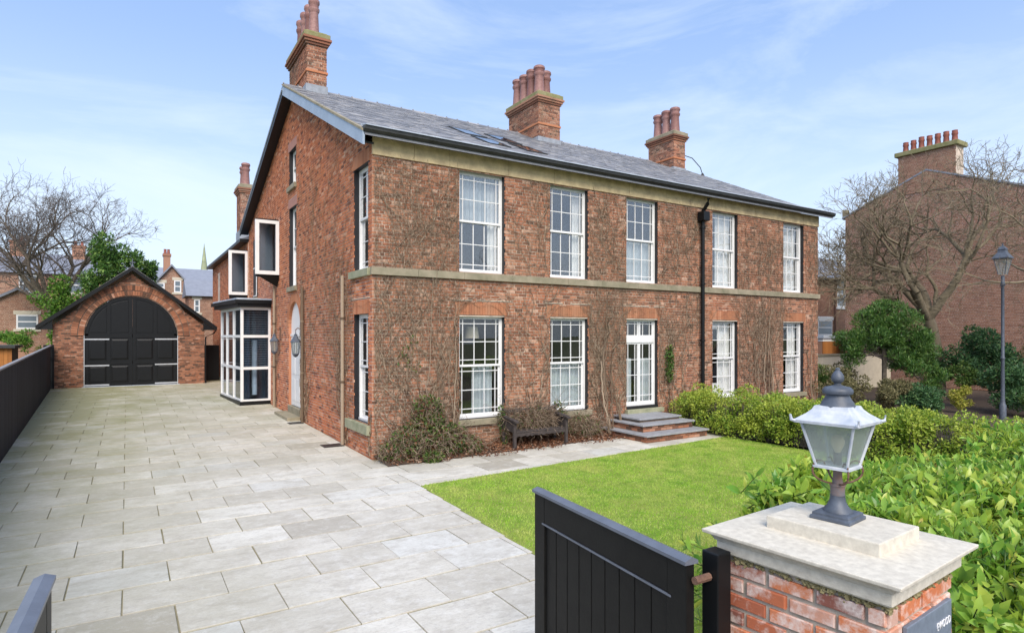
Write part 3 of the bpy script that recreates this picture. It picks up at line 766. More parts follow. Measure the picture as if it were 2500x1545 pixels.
def sash_window(o, u, n, u0, u1, w0, w1, parent, rows_u, rows_l, pane=None, cols=(.075, .36, .64, .925), rec=.13, cur=None, split=.5, reveal=True, depth=1.6, name='window'):
    """rows_*: glazing bar heights (fractions of the sash, from the bottom)"""
    pane = pane or PANE; rot = basis(u, n); W = (0, 0, 1)
    fr = MB()
    def fb(m, a0, a1, b0, b1, n0, n1): m.frame_box(o, u, W, n, a0, a1, b0, b1, n0, n1)
    t_ = .045
    fb(fr, u0, u0 + t_, w0, w1, -rec - .1, -rec); fb(fr, u1 - t_, u1, w0, w1, -rec - .1, -rec)
    fb(fr, u0 + t_, u1 - t_, w1 - .05, w1, -rec - .1, -rec); fb(fr, u0 + t_, u1 - t_, w0, w0 + .06, -rec - .1, -rec + .03)
    win = fr.build(name, 'white', parent)
    if reveal:
        rv = MB(); g = .004
        fb(rv, u0 - .03, u0 + .001, w0, w1, -rec - .12, -g); fb(rv, u1 - .001, u1 + .03, w0, w1, -rec - .12, -g)
        fb(rv, u0 - .03, u1 + .03, w1 - .001, w1 + .03, -rec - .12, -g); fb(rv, u0 - .03, u1 + .03, w0 - .03, w0 + .012, -rec - .12, -g)
        rv.build('reveal', 'reveal', win)
    a0, a1 = u0 + t_, u1 - t_; b0, b1 = w0 + .06, w1 - .05; bm = b0 + (b1 - b0) * split
    def sash(p0, p1, rows, dn, nm):
        m = MB(); s_ = .04; g = .02
        fb(m, a0, a0 + s_, p0, p1, dn - .04, dn); fb(m, a1 - s_, a1, p0, p1, dn - .04, dn)
        fb(m, a0 + s_, a1 - s_, p1 - .045, p1, dn - .041, dn + .001); fb(m, a0 + s_, a1 - s_, p0, p0 + .055, dn - .041, dn + .001)
        i0, i1, j0, j1 = a0 + s_, a1 - s_, p0 + .055, p1 - .045
        cs = [i0 + (i1 - i0) * f for f in cols]; rs = [j0 + (j1 - j0) * f for f in rows]
        for c_ in cs: fb(m, c_ - g / 2, c_ + g / 2, j0, j1, dn - .03, dn - .004)
        for r in rs: fb(m, i0, i1, r - g / 2, r + g / 2, dn - .031, dn - .006)
        sh = m.build(nm, 'white', win)
        ce = [i0] + cs + [i1]; re = [j0] + rs + [j1]
        for ca, cb in zip(ce, ce[1:]):
            for ra, rb in zip(re, re[1:]):
                c_ = Vector(o) + Vector(u) * ((ca + cb) / 2) + Vector((0, 0, (ra + rb) / 2)) + Vector(n) * (dn - .018)
                tl = Matrix.Rotation(random.gauss(0, .004), 3, 'Z') @ Matrix.Rotation(random.gauss(0, .003), 3, 'X')
                link('pane', pane, None, win, loc=c_, rot=(Matrix(((1, 0, 0), (0, 1, 0), (0, 0, 1))) @ tl @ rot.to_matrix()).to_euler(), scale=((cb - ca) / 2, (rb - ra) / 2, .002))
    sash(bm, b1, rows_u, -rec - .01, 'upper_sash')
    sash(b0, bm + .045, rows_l, -rec - .055, 'lower_sash')
    room_box(o, u, n, u0, u1, w0, w1, rec + .11, depth, win)
    for c in (cur or []):
        curtain(o, u, n, *c[:4], rec + .2, c[4], win)
    return win
F_o, F_u, F_n = (0, 0, 0), (1, 0, 0), (0, -1, 0)
UPu, UPl = (.46, .90), (.10, .54)
LOu, LOl = (.10, .50, .90), (.10, .50, .90)
for i, (a, c) in enumerate(FW):
    if i < 3:
        cur = [(a, a + .1, 4.4, 6.9, 'curtain_white'), (c - .32, c, 4.4, 6.9, 'curtain_white')]
        if i == 2: cur = [(a, c, 4.4, 5.6, 'curtain_grey')]
        if i == 0: cur.append((a, c, 5.7, 6.9, 'curtain_grey'))
    else:
        cur = [(a, a + .42, 4.4, 6.9, 'curtain_white'), (c - .75, c, 4.4, 6.9, 'curtain_white')]
    sash_window(F_o, F_u, F_n, a, c, 4.335, 6.872, house, UPu, UPl, PANE_U, cur=cur, name='upper_window')
for i, (a, c) in enumerate(FW):
    if i == 2: continue
    cur = {0: [(a + .52, a + 1.12, .75, 2.0, 'curtain_grey')], 1: [(a, c, .75, 2.0, 'curtain_grey')],
           3: [(a + .62, c, .75, 3.25, 'curtain_white'), (a, a + .62, .75, 1.2, 'curtain_white'), (a, c, 3.0, 3.28, 'curtain_white')],
           4: [(a, a + .38, .75, 3.25, 'curtain_white'), (c - .5, c, .75, 3.25, 'curtain_white')]}[i]
    w = sash_window(F_o, F_u, F_n, a, c, .722, 3.295, house, LOu, LOl, cur=cur, name='lower_window')
    if i == 0:
        b = MB(); b.lathe((2.95, .75, 2.72), [(.2, 0), (.16, .3)], 16); b.build('lampshade', 'lampshade', w, smooth=True)
G_o, G_u, G_n = (0, 0, 0), (0, 1, 0), (-1, 0, 0)
a, q, p, r = GW['u1']; sash_window(G_o, G_u, G_n, a, q, p + .005, r - .003, house, UPu, UPl, PANE_U, cols=(.1, .5, .9), cur=[(a, a + .6, p, r, 'curtain_white')], name='gable_window')
a, q, p, r = GW['l1']; sash_window(G_o, G_u, G_n, a, q, p + .005, r - .003, house, LOu, LOl, cols=(.1, .5, .9), cur=[(a, a + .3, p, r, 'curtain_grey')], name='gable_window')
a, q, p, r = GW['att']; sash_window(G_o, G_u, G_n, a, q, p + .003, r - .003, house, (), (), cols=(.5,), name='gable_window')
a, q, p, r = GW['mid']; sash_window(G_o, G_u, G_n, a, q, p + .003, r - .003, house, (.5,), (.5,), PANE_U, cols=(.5,), cur=[(a, q, p, r, 'curtain_white')], name='gable_window')

# french window in the third bay
a, c = FW[2]
def fbx(m, a0, a1, b0, b1, n0, n1): m.frame_box(F_o, F_u, (0, 0, 1), F_n, a0, a1, b0, b1, n0, n1)
z0, zt, z1 = .70, 2.60, 3.295; rec = .13
b = MB()
for u0_, u1_ in ((a, a + .05), (c - .05, c)): fbx(b, u0_, u1_, z0, z1, -rec - .1, -rec)
fbx(b, a + .05, c - .05, z1 - .05, z1, -rec - .1, -rec); fbx(b, a + .05, c - .05, zt - .02, zt + .13, -rec - .1, -rec + .01); fbx(b, a + .05, c - .05, z0, z0 + .05, -rec - .1, -rec + .02)
fw = b.build('french_window', 'white', house)
b = MB()
for q in ((a - .03, a + .001, .52, 3.3), (c - .001, c + .03, .52, 3.3)): fbx(b, *q, -rec - .12, -.004)
fbx(b, a - .03, c + .03, 3.296, 3.33, -rec - .12, -.004); fbx(b, a, c, .61, .70, -rec - .1, .02)
b.build('reveal', 'reveal', fw)
mid = (a + c) / 2
def leaf(u0_, u1_, b0, b1, cols, rows, nm):
    m = MB(); s_ = .05; dn = -rec - .02
    fbx(m, u0_, u0_ + s_, b0, b1, dn - .045, dn); fbx(m, u1_ - s_, u1_, b0, b1, dn - .045, dn)
    fbx(m, u0_ + s_, u1_ - s_, b0, b0 + .07, dn - .044, dn + .001); fbx(m, u0_ + s_, u1_ - s_, b1 - .05, b1, dn - .044, dn + .001)
    i0, i1, j0, j1 = u0_ + s_, u1_ - s_, b0 + .07, b1 - .05
    cs = [i0 + (i1 - i0) * f for f in cols]; rs = [j0 + (j1 - j0) * f for f in rows]
    for x_ in cs: fbx(m, x_ - .009, x_ + .009, j0, j1, dn - .03, dn - .004)
    for x_ in rs: fbx(m, i0, i1, x_ - .009, x_ + .009, dn - .031, dn - .006)
    sh = m.build(nm, 'white', fw)
    ce = [i0] + cs + [i1]; re = [j0] + rs + [j1]
    for ca, cb in zip(ce, ce[1:]):
        for ra, rb in zip(re, re[1:]):
            link('pane', PANE, None, fw, loc=((ca + cb) / 2, rec + .04, (ra + rb) / 2), rot=basis(F_u, F_n), scale=((cb - ca) / 2, (rb - ra) / 2, .002))
leaf(a + .05, mid - .005, z0 + .05, zt - .02, (.22, .80), (.10, .46, .73), 'door_leaf'); leaf(mid + .005, c - .05, z0 + .05, zt - .02, (.22, .80), (.10, .46, .73), 'door_leaf')
leaf(a + .05, mid - .01, zt + .13, z1 - .05, (.22, .80), (.85,), 'transom_light'); leaf(mid + .01, c - .05, zt + .13, z1 - .05, (.22, .80), (.85,), 'transom_light')
room_box(F_o, F_u, F_n, a, c, .7, 3.3, rec + .11, 1.6, fw); curtain(F_o, F_u, F_n, a, a + .5, .75, 2.1, rec + .22, 'curtain_grey', fw); curtain(F_o, F_u, F_n, mid + .1, c, .75, 2.1, rec + .22, 'curtain_grey', fw)
MB().box(a - .08, c + .12, -.16, .06, .50, .62).build('sill', 'sill', house, bevel=.008)

# ---- arched side door
def gp(y, z, x): return (x, y, z)
b = MB(); n = 20; th_ = .30
for k in range(n):
    t0, t1 = math.pi * k / n + .006, math.pi * (k + 1) / n - .006
    pts = [gp(DOORC + math.cos(t0) * DOORR, DOORS + math.sin(t0) * DOORR, -.006), gp(DOORC + math.cos(t1) * DOORR, DOORS + math.sin(t1) * DOORR, -.006),
           gp(DOORC + math.cos(t1) * (DOORR + th_), DOORS + math.sin(t1) * (DOORR + th_), -.006), gp(DOORC + math.cos(t0) * (DOORR + th_), DOORS + math.sin(t0) * (DOORR + th_), -.006)]
    b.prism(pts[::-1], (.28, 0, 0))
door = b.build('side_door', 'brick_rub', house)
b = MB()
for s_ in (-1, 1):
    yy = DOORC + s_ * DOORR
    y0_, y1_ = (yy - .22, yy) if s_ < 0 else (yy, yy + .22)
    b.box(.013, .30, y0_ + (.0 if s_ > 0 else 0), y1_, .0, DOORS)
b.build('jamb', 'brick_rub', door)
arc = [(DOORC + (DOORR) * math.cos(math.pi * k / 24), DOORS + DOORR * math.sin(math.pi * k / 24)) for k in range(25)]
b = MB(); b.prism([gp(y, z, .09) for y, z in [(DOORC + DOORR, .42)] + arc + [(DOORC - DOORR, .42)]], (.06, 0, 0)); b.build('door_frame', 'white', door)
b = MB(); b.box(.05, .09, DOORC - .66, DOORC + .66, .46, 2.72); b.box(.04, .10, DOORC - .76, DOORC + .76, 2.76, 2.84)
for yy in (-.55, .08):
    for z_, zz in ((.62, 1.35), (1.5, 2.55)): b.box(.038, .05, DOORC + yy, DOORC + yy + .47, z_, zz)
b.build('door_leaf', 'white', door, bevel=.006)
MB().box(-.02, .27, DOORC - DOORR - .05, DOORC + DOORR + .05, .0, .42).build('threshold', 'stone', door, bevel=.01)
MB().box(-.42, -.02, DOORC - DOORR - .1, DOORC + DOORR + .25, .0, .20).build('door_step', 'stone', door, bevel=.01)

# ---- ground floor bay on the gable side
bay = MB(); zb, zc = .30, 3.86
p0, p1, p2, p3 = (0, 11.5), (-1.07, 11.5), (-1.3, 15.3), (0, 15.3)
def bay_face(q0, q1, cols, rows, name, ndir):
    q0, q1 = Vector((*q0, 0)), Vector((*q1, 0)); ln = (q1 - q0).length; u = (q1 - q0).normalized(); nn = Vector(ndir).normalized(); m = MB()
    def f(a0, a1, b0, b1, n0, n1): m.frame_box(q0, u, (0, 0, 1), nn, a0, a1, b0, b1, n0, n1)
    t_ = .085
    f(0, t_, zb, zc, -.1, 0); f(ln - t_, ln, zb, zc, -.1, 0); f(t_, ln - t_, zb, zb + .07, -.1, -.002); f(t_, ln - t_, zc - .10, zc, -.1, -.002)
    cs = [ln * k for k in cols]; rs = [zb + (zc - zb) * k for k in rows]
    for x_ in cs: f(x_ - .05, x_ + .05, zb + .07, zc - .1, -.09, -.004)
    for x_ in rs: f(t_, ln - t_, x_ - .05, x_ + .05, -.088, -.006)
    w = m.build(name, 'white', house)
    ce = [t_] + cs + [ln - t_]; re = [zb + .07] + rs + [zc - .1]
    for ca, cb in zip(ce, ce[1:]):
        for ra, rb in zip(re, re[1:]):
            c_ = q0 + u * ((ca + cb) / 2) + Vector((0, 0, (ra + rb) / 2)) - nn * .05
            link('pane', PANE_D, None, w, loc=c_, rot=basis(u, nn), scale=((cb - ca) / 2, (rb - ra) / 2, .003))
    return w
w1 = bay_face(p1, p0, (), (.35, .69), 'bay_window', (0, -1, 0))
d_ = Vector((p1[0] - p2[0], p1[1] - p2[1], 0)); nrm = Vector((d_.y, -d_.x, 0)).normalized(); nrm = nrm if nrm.x < 0 else -nrm
w2 = bay_face(p2, p1, (.30, .64), (.35, .69), 'bay_window', nrm)
b = MB(); b.prism([(x_, y_, .08) for x_, y_ in (p0, (p1[0] - .03, p1[1] - .03), (p2[0] - .03, p2[1]), p3)][::-1], (0, 0, .22)); b.build('bay_plinth', 'black', house)
b = MB(); b.prism([(x_, y_, 3.86) for x_, y_ in ((0, 11.35), (-1.2, 11.35), (-1.55, 15.4), (0, 15.4))][::-1], (0, 0, .13)); b.prism([(x_, y_, 3.99) for x_, y_ in ((0, 11.28), (-1.28, 11.28), (-1.66, 15.45), (0, 15.45))][::-1], (0, 0, .14)); b.build('bay_cornice', 'black', house)
b = MB(); b.prism([(x_, y_, 4.132) for x_, y_ in ((0, 11.3), (-1.24, 11.3), (-1.6, 15.4), (0, 15.4))][::-1], (0, 0, .06)); b.build('bay_roof', 'lead', house)
for k in range(26):      # slats of the blind
    zz = 1.55 + k * .088
    b = MB(); b.frame_box((0, 11.62, 0), (1, 0, 0), (0, 1, 0), (0, 0, 1), -.98, -.1, 0, .035, zz, zz + .006); b.build('blind_slat', 'curtain_grey', w1)
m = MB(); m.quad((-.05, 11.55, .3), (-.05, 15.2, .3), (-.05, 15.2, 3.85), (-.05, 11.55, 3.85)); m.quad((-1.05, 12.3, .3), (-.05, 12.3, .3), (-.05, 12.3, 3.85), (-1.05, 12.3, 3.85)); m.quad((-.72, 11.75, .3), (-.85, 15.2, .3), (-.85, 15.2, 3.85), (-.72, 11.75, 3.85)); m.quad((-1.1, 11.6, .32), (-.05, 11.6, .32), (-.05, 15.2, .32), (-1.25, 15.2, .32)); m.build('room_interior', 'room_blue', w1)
m = MB(); m.tube([(-.5, 12.0, .5), (-.5, 12.0, 2.6)], .10, 10); m.build('column', 'curtain_grey', w1, smooth=True)

# ---- oriels
def oriel(y0, y1, xo, z0, z1, wall_x, name, bottom):
    """triangular plan: one glazed face towards the street, a white back running into the wall"""
    m = MB(); t_ = .13
    def f(o, u, n, a0, a1, b0, b1, n0, n1): m.frame_box(o, u, (0, 0, 1), n, a0, a1, b0, b1, n0, n1)
    o, u, n = (xo, y0, 0), (1, 0, 0), (0, -1, 0); w = wall_x - xo
    f(o, u, n, 0, t_, z0, z1, -.10, 0); f(o, u, n, w - t_ * .9, w, z0, z1, -.10, 0); f(o, u, n, t_, w - t_ * .9, z0, z0 + t_, -.10, -.002); f(o, u, n, t_, w - t_ * .9, z1 - t_ * .9, z1, -.10, -.002)
    win = m.build(name, 'white', house)
    link('pane', PANE_D, None, win, loc=(xo + w / 2, y0 + .06, (z0 + z1) / 2), rot=basis(u, n), scale=(w / 2 - .1, (z1 - z0) / 2 - .1, .003))
    tri = lambda z: [(xo + .03, y0 + .1, z), (wall_x, y0 + .1, z), (wall_x, y1, z)]
    MB().prism([(xo + .02, y0 + .101, z0), (xo + .08, y0 + .101, z0), (wall_x, y1 - .12, z0), (wall_x, y1, z0)], (0, 0, z1 - z0)).build('back_panel', 'white', win)
    MB().prism(tri(z1 - .03), (0, 0, .09)).build('oriel_roof', 'black', win)
    m = MB(); m.prism(tri(z0 - .08), (0, 0, .079)); m.build('oriel_floor', 'black', win)
    if bottom == 'bracket':
        m = MB(); m.v = [(xo + .15, y0 + .1, z0 - .08), (wall_x, y0 + .02, z0 - .08), (wall_x, y1 - .1, z0 - .08), (wall_x, y0 + .35, z0 - .42)]; m.f = [(0, 1, 3), (0, 3, 2), (0, 2, 1), (1, 2, 3)]; m.build('oriel_bracket', 'black', win)
    else:
        m = MB(); m.prism(tri(z0 - .16), (0, 0, .078)); m.build('oriel_base', 'black', win)
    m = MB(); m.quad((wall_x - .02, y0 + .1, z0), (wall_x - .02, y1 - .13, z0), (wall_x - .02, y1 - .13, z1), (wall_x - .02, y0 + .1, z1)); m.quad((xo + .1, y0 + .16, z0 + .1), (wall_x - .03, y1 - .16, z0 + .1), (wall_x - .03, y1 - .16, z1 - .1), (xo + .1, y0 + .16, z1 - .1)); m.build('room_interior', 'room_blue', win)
    return win
oriel(9.9, 11.1, -.82, 4.98, 6.93, -.01, 'oriel_window', 'bracket')

# ---- main roof
roof = MB()
def rpl(y): return EZ + .06 + (RZ - EZ) * (y - EY) / (RY - EY)
XL, XR = -.30, HX + .42
roof.prism([(XL, EY, EZ), (XL, RY, RZ - .06), (XL, HB + .25, 7.70), (XL, HB + .25, 7.60), (XL, RY, RZ - .18), (XL, EY, EZ - .06)], (XR - XL, 0, 0))
rf = roof.build('roof', 'slate', house)
sl = math.atan2(RZ - EZ, RY - EY); du = np.array([0, math.cos(sl), math.sin(sl)]); dn = np.array([0, -math.sin(sl), math.cos(sl)])
LEN = math.hypot(RZ - EZ, RY - EY); GA, SW = .215, .29
nrow = int(LEN / GA)
sky_l = [(4.05, 4.80), (5.35, 6.10)]; sky_y = [(1.75, 2.85), (3.15, 4.35)]
C_, H_ = [], []; sg = np.random.default_rng(8)
til = .035; du2 = du * math.cos(til) - dn * math.sin(til); dn2 = dn * math.cos(til) + du * math.sin(til)
for i in range(nrow + 1):
    s0 = i * GA
    xx = XL - (SW / 2 if i % 2 else 0)
    while xx < XR:
        a_, c_ = max(xx, XL), min(xx + SW, XR); xx += SW
        if c_ - a_ < .04: continue
        ym = EY + math.cos(sl) * (s0 + GA / 2); xm = (a_ + c_) / 2
        if any(p < xm < q for p, q in sky_l) and any(p < ym < q for p, q in sky_y): continue
        o_ = np.array([xm, EY, EZ + .012]) + du * (s0 + .16 + sg.uniform(-.008, .008)) + dn * (.012 + sg.uniform(0, .008))
        C_.append(o_); H_.append(((c_ - a_) / 2 - .002, .18, .0035))
C_, H_ = np.array(C_), np.array(H_)
dist = np.linalg.norm(C_ - CAM, axis=1); order = np.argsort(dist); As = np.stack([np.array([1., 0, 0]), du2, dn2])
SLT = chamfer_box_mesh('slate', (.01, .01, .5)); SLT.materials.append(M['slate'])
rots = Matrix(As.T.tolist()).to_euler()
for i in order[:300]: link('slate', SLT, None, rf, loc=Vector(C_[i]), rot=rots, scale=Vector(H_[i]))
V, F = boxes_np(C_[order[300:]], H_[order[300:]], As); link('slates', mesh_np('slates', V, F), 'slate', rf, kind='stuff')
# ridge tiles
x = XL
while x < XR - .1:
    x1 = min(x + .46, XR); dz = random.uniform(-.008, .012)
    m = MB(); m.prism([(x + .004, RY - .17, RZ - .05 + dz), (x + .004, RY - .02, RZ + .055 + dz), (x + .004, RY + .02, RZ + .055 + dz), (x + .004, RY + .17, RZ - .05 + dz)], (x1 - x - .008, 0, 0)); m.build('ridge_tile', 'slate', rf)
    m = MB().box(x - .015, x + .02, RY - .03, RY + .03, RZ + .05 + dz, RZ + .085 + dz); m.build('ridge_joint', 'slate', rf)
    x = x1
# skylights
for p, q in sky_l:
    for r0, r1 in sky_y:
        o_ = Vector((0, EY, EZ)) + Vector(du) * 0
        def s_of(y): return (y - EY) / math.cos(sl)
        m = MB(); a0, a1, b0, b1 = p, q, s_of(r0), s_of(r1)
        for k in ((a0, a0 + .05, b0, b1), (a1 - .05, a1, b0, b1), (a0 + .05, a1 - .05, b0, b0 + .06), (a0 + .05, a1 - .05, b1 - .05, b1)):
            m.frame_box((0, EY, EZ), (1, 0, 0), Vector(du), Vector(dn), *k, 0, .06)
        w = m.build('roof_window', 'gutter', house)
        m = MB(); m.frame_box((0, EY, EZ), (1, 0, 0), Vector(du), Vector(dn), a0 + .06, a1 - .06, b0 + .08, b1 - .06, .045, .055); m.build('pane', 'glass_dark', w)
        m = MB(); m.frame_box((0, EY, EZ), (1, 0, 0), Vector(du), Vector(dn), a0 + .06, a1 - .06, b0 + .08, b1 - .06, .005, .008); m.build('blind', 'lead', w)
# gutter, fascia, lead edge, barge boards
MB().box(XL + .02, XR - .05, -.30, -.04, 7.28, 7.33).build('soffit', 'gutter', house)
g = MB(); pr = [(-.44, 7.36), (-.43, 7.29), (-.38, 7.245), (-.30, 7.24), (-.10, 7.30), (-.10, 7.36)]
g.prism([(XL - .03, y, z) for y, z in pr], (XR - XL + .06, 0, 0)); g.build('gutter', 'gutter', house)
m = MB(); m.prism([(XL, -.47, 7.362), (XL, -.47, 7.385), (XL, -.12, 7.475), (XL, -.12, 7.44)], (XR - XL, 0, 0)); m.build('lead_edge', 'lead', rf)
def barge(name, ya, za, yb, zb_, mat, x_, hgt, dz=0):
    m = MB(); m.prism([(x_, ya, za + dz), (x_, yb, zb_ + dz), (x_, yb, zb_ - hgt), (x_, ya, za - hgt)], (.05, 0, 0)); return m.build(name, mat, house)
barge('barge_board', EY, EZ + .02, RY, RZ - .05, 'barge', XL - .04, .30)
barge('barge_board', RY, RZ - .05, HB + .3, 7.66, 'black', XL - .04, .34)  # black puts the shade under the back slope into the board's colour
m = MB(); m.prism([(XL + .02, RY, RZ - .30), (XL + .02, HB + .25, 7.42), (XL + .02, HB + .25, 7.37), (XL + .02, RY, RZ - .35)], (.30, 0, 0)); m.build('soffit', 'black', house)
m = MB(); m.prism([(XL + .02, EY + .3, EZ - .10), (XL + .02, RY, RZ - .28), (XL + .02, RY, RZ - .33), (XL + .02, EY + .3, EZ - .15)], (.30, 0, 0)); m.build('soffit', 'gutter', house)
m = MB(); m.bar((XL - .05, RY - .02, RZ - .17), (XL - .05, HB + .3, 7.53), .02, .03); m.build('barge_trim', 'lead', house)
m = MB(); m.prism([(XL - .06, EY, EZ + .075), (XL - .06, RY, RZ + .02), (XL - .06, RY, RZ - .03), (XL - .06, EY, EZ + .02)], (.10, 0, 0)); m.build('verge_strip', 'stone', rf)

# ---- chimneys
def chimney(name, x0, x1, y0, y1, zb_, zt, pots, potr, poth, parent, mat='brick_chimney', cap='stone', corb=(0, 1, 2), nrows=1, band=None, flash=True):
    faces = [((x0, y0), (1, 0, 0), (0, -1, 0), x1 - x0), ((x0, y1), (0, -1, 0), (-1, 0, 0), y1 - y0)]
    m = MB().box(x0 + .012, x1 - .012, y0 + .012, y1 - .012, zb_, zt); st = m.build(name, 'mortar_dark' if False else 'mortar_dirty', parent)
    Vs, Fs, off = [], [], 0
    for (ox, oy), u, n, ln in faces:
        B, S_ = courses(zb_, zt, lambda z: [(0, ln)], lambda z: [], 9)
        C1, H1, A1 = bricks_mesh('c', B, (ox, oy, 0), u, n, .0, 4)
        V_, F_ = boxes_np(C1, H1, A1); Vs.append(V_); Fs.append(F_ + off); off += len(V_)
    link('bricks', mesh_np('bricks', np.concatenate(Vs), np.concatenate(Fs)), mat, st, kind='stuff')
    e = .0
    if band: MB().box(x0 - .035, x1 + .035, y0 - .035, y1 + .035, band - .05, band + .03).build('brick_band', 'brick_rub', st, bevel=.012)
    if flash: MB().box(x0 - .03, x1 + .03, y0 - .03, y1 + .03, zb_, flash).build('lead_flashing', 'flashing', st)
    z = zt
    for k in range(3):
        e = .045 * (k + 1); MB().box(x0 - e, x1 + e, y0 - e, y1 + e, z + .002, z + PIT - .004).build('corbel_course', mat, st, bevel=.006); z += PIT
    e = .10; MB().box(x0 - e, x1 + e, y0 - e, y1 + e, z, z + .16).build('chimney_cap', cap, st, bevel=.02); z += .16
    MB().box(x0 - .02, x1 + .02, y0 - .02, y1 + .02, z - .001, z + .06).build('flaunching', cap, st, bevel=.03); z += .05
    for (px, py) in pots:
        h_ = poth * random.uniform(.96, 1.04); r_ = potr
        m = MB(); m.lathe((px, py, z), [(r_ * 1.08, 0), (r_ * .98, h_ * .1), (r_ * .82, h_ * .62), (r_ * .86, h_ * .64), (r_ * 1.06, h_ * .70), (r_ * 1.06, h_ * .75), (r_ * .9, h_ * .77), (r_ * .93, h_ * .86), (r_ * 1.1, h_ * .90), (r_ * 1.06, h_ * .97), (r_ * .88, h_), (r_ * .72, h_), (r_ * .7, h_ * .8)], 16)
        m.build('chimney_pot', 'pot', st, smooth=True)
    return st
M['flashing'] = m_plain('flashing', (.34, .37, .41), .6, .2, 4)
M['cap_mossy'] = m_plain('cap_mossy', (.30, .27, .15), .95, .3, 5, .5, 60, dark=(.16, .17, .05))
def ys_(y0, y1, n): return [y0 + (y1 - y0) * (k + .5) / n for k in range(n)]
chimney('chimney', .27, .92, 7.05, 9.55, 10.75, 12.30, [(.60, y) for y in ys_(7.15, 9.45, 4)], .17, 1.25, house, cap='cap_mossy', band=11.45, flash=11.0)
chimney('chimney', 9.0, 10.05, 6.4, 8.6, 10.2, 11.98, [(9.25, y) for y in ys_(6.45, 8.55, 4)] + [(9.8, y) for y in ys_(6.6, 8.4, 2)], .215, 1.12, house, cap='cap_mossy', band=11.15, flash=10.62)
chimney('chimney', 16.5, 17.25, 6.35, 7.95, 10.2, 11.75, [(16.87, y) for y in ys_(6.35, 7.95, 3)], .22, 1.15, house, band=10.95, flash=10.52)
# aerial arm on the far chimney
m = MB(); m.tube([(17.28, 6.6, 11.25), (17.9, 6.5, 11.15), (18.35, 6.4, 10.75), (18.5, 6.4, 10.45)], .02, 6); m.lathe((18.5, 6.4, 10.30), [(.06, 0), (.09, .1), (.04, .2)], 8); m.build('aerial', 'gutter', house, smooth=True)

# ---- rain water pipes
def pipe(pts, r, mat, nm='downpipe', cl=()):
    m = MB(); m.tube(pts, r, 10)
    for z in cl: m.lathe((pts[-1][0], pts[-1][1], z), [(r * 1.45, 0), (r * 1.45, .05)], 10)
    return m.build(nm, mat, house, smooth=True)
pipe([(10.84, -.36, 7.12), (10.84, -.32, 6.95), (10.84, -.14, 6.75), (10.84, -.13, 6.4), (10.84, -.13, 0)], 0.06, 'black', cl=(6.2, 4.4, 2.6, .9))
m = MB().box(10.70, 10.98, -.30, -.03, 6.42, 6.72); m.build('rain_hopper', 'black', house, bevel=.02)
for yy, top in ((10.45, 4.6), (6.18, 4.3), (2.0, 4.3)):
    pipe([(-.08, yy, top), (-.08, yy, gz(yy))], .045, 'creeper', cl=(3.2, 1.6))

# ---- rear wing
wing = MB(); wx = -.02
wing.box(wx, 9, HB + .02, 30, .1, 7.05)
wg2 = wing.build('rear_wing', 'mortar_dirty', house)
B, S_ = courses(.2, 7.05, lambda z: [(0, 30 - HB - .02)], lambda z: [(2.6, 3.6)] if 4.3 < z < 6.5 else [], 12)
C1, H1, A1 = bricks_mesh('w', B, (wx - .012, 30, 0), (0, -1, 0), (-1, 0, 0), .0, 4)
V, F = boxes_np(C1, H1, A1); link('bricks', mesh_np('bricks', V, F), 'brick_gable', wg2, kind='stuff')
m = MB(); m.prism([(wx - .35, HB + .02, 7.02), (wx - .35, 30.3, 7.02), (wx - .35, 30.3, 7.16), (wx - .35, HB + .02, 7.16)], (9.6, 0, 0)); m.build('wing_eaves', 'black', house)
m = MB(); m.prism([(wx - .3, HB + .02, 7.16), (4.5, HB + .02, 9.2), (9.3, HB + .02, 7.16)], (0, 13.6, 0)); m.build('wing_roof', 'slate_far', house)
oriel(16.62, 17.9, -.82, 4.62, 6.62, -.02, 'oriel_window', 'flat')
chimney('chimney', .15, .75, 20, 21.2, 7.2, 10.0, [(.45, y) for y in (20.3, 20.9)], .2, 1.1, house, flash=8.1)
# narrow windows on the wing and behind the oriel
for (yy, z0_, z1_, x_) in ((19.4, 4.4, 6.4, -.03), (14.3, 4.4, 6.9, -.012)):
    m = MB(); m.box(x_ - .01, x_ + .05, yy, yy + .9, z0_, z1_); w = m.build('side_window', 'reveal', house)
    m = MB(); m.box(x_ - .03, x_ - .009, yy + .06, yy + .84, z0_ + .06, z0_ + .10); m.box(x_ - .03, x_ - .009, yy + .06, yy + .12, z0_ + .1, z1_ - .05); m.box(x_ - .03, x_ - .009, yy + .06, yy + .84, (z0_ + z1_) / 2, (z0_ + z1_) / 2 + .05); m.build('sash', 'white', w)
    MB().box(x_ - .09, x_ + .02, yy - .08, yy + .98, z0_ - .14, z0_ - .001).build('sill', 'stone', w)

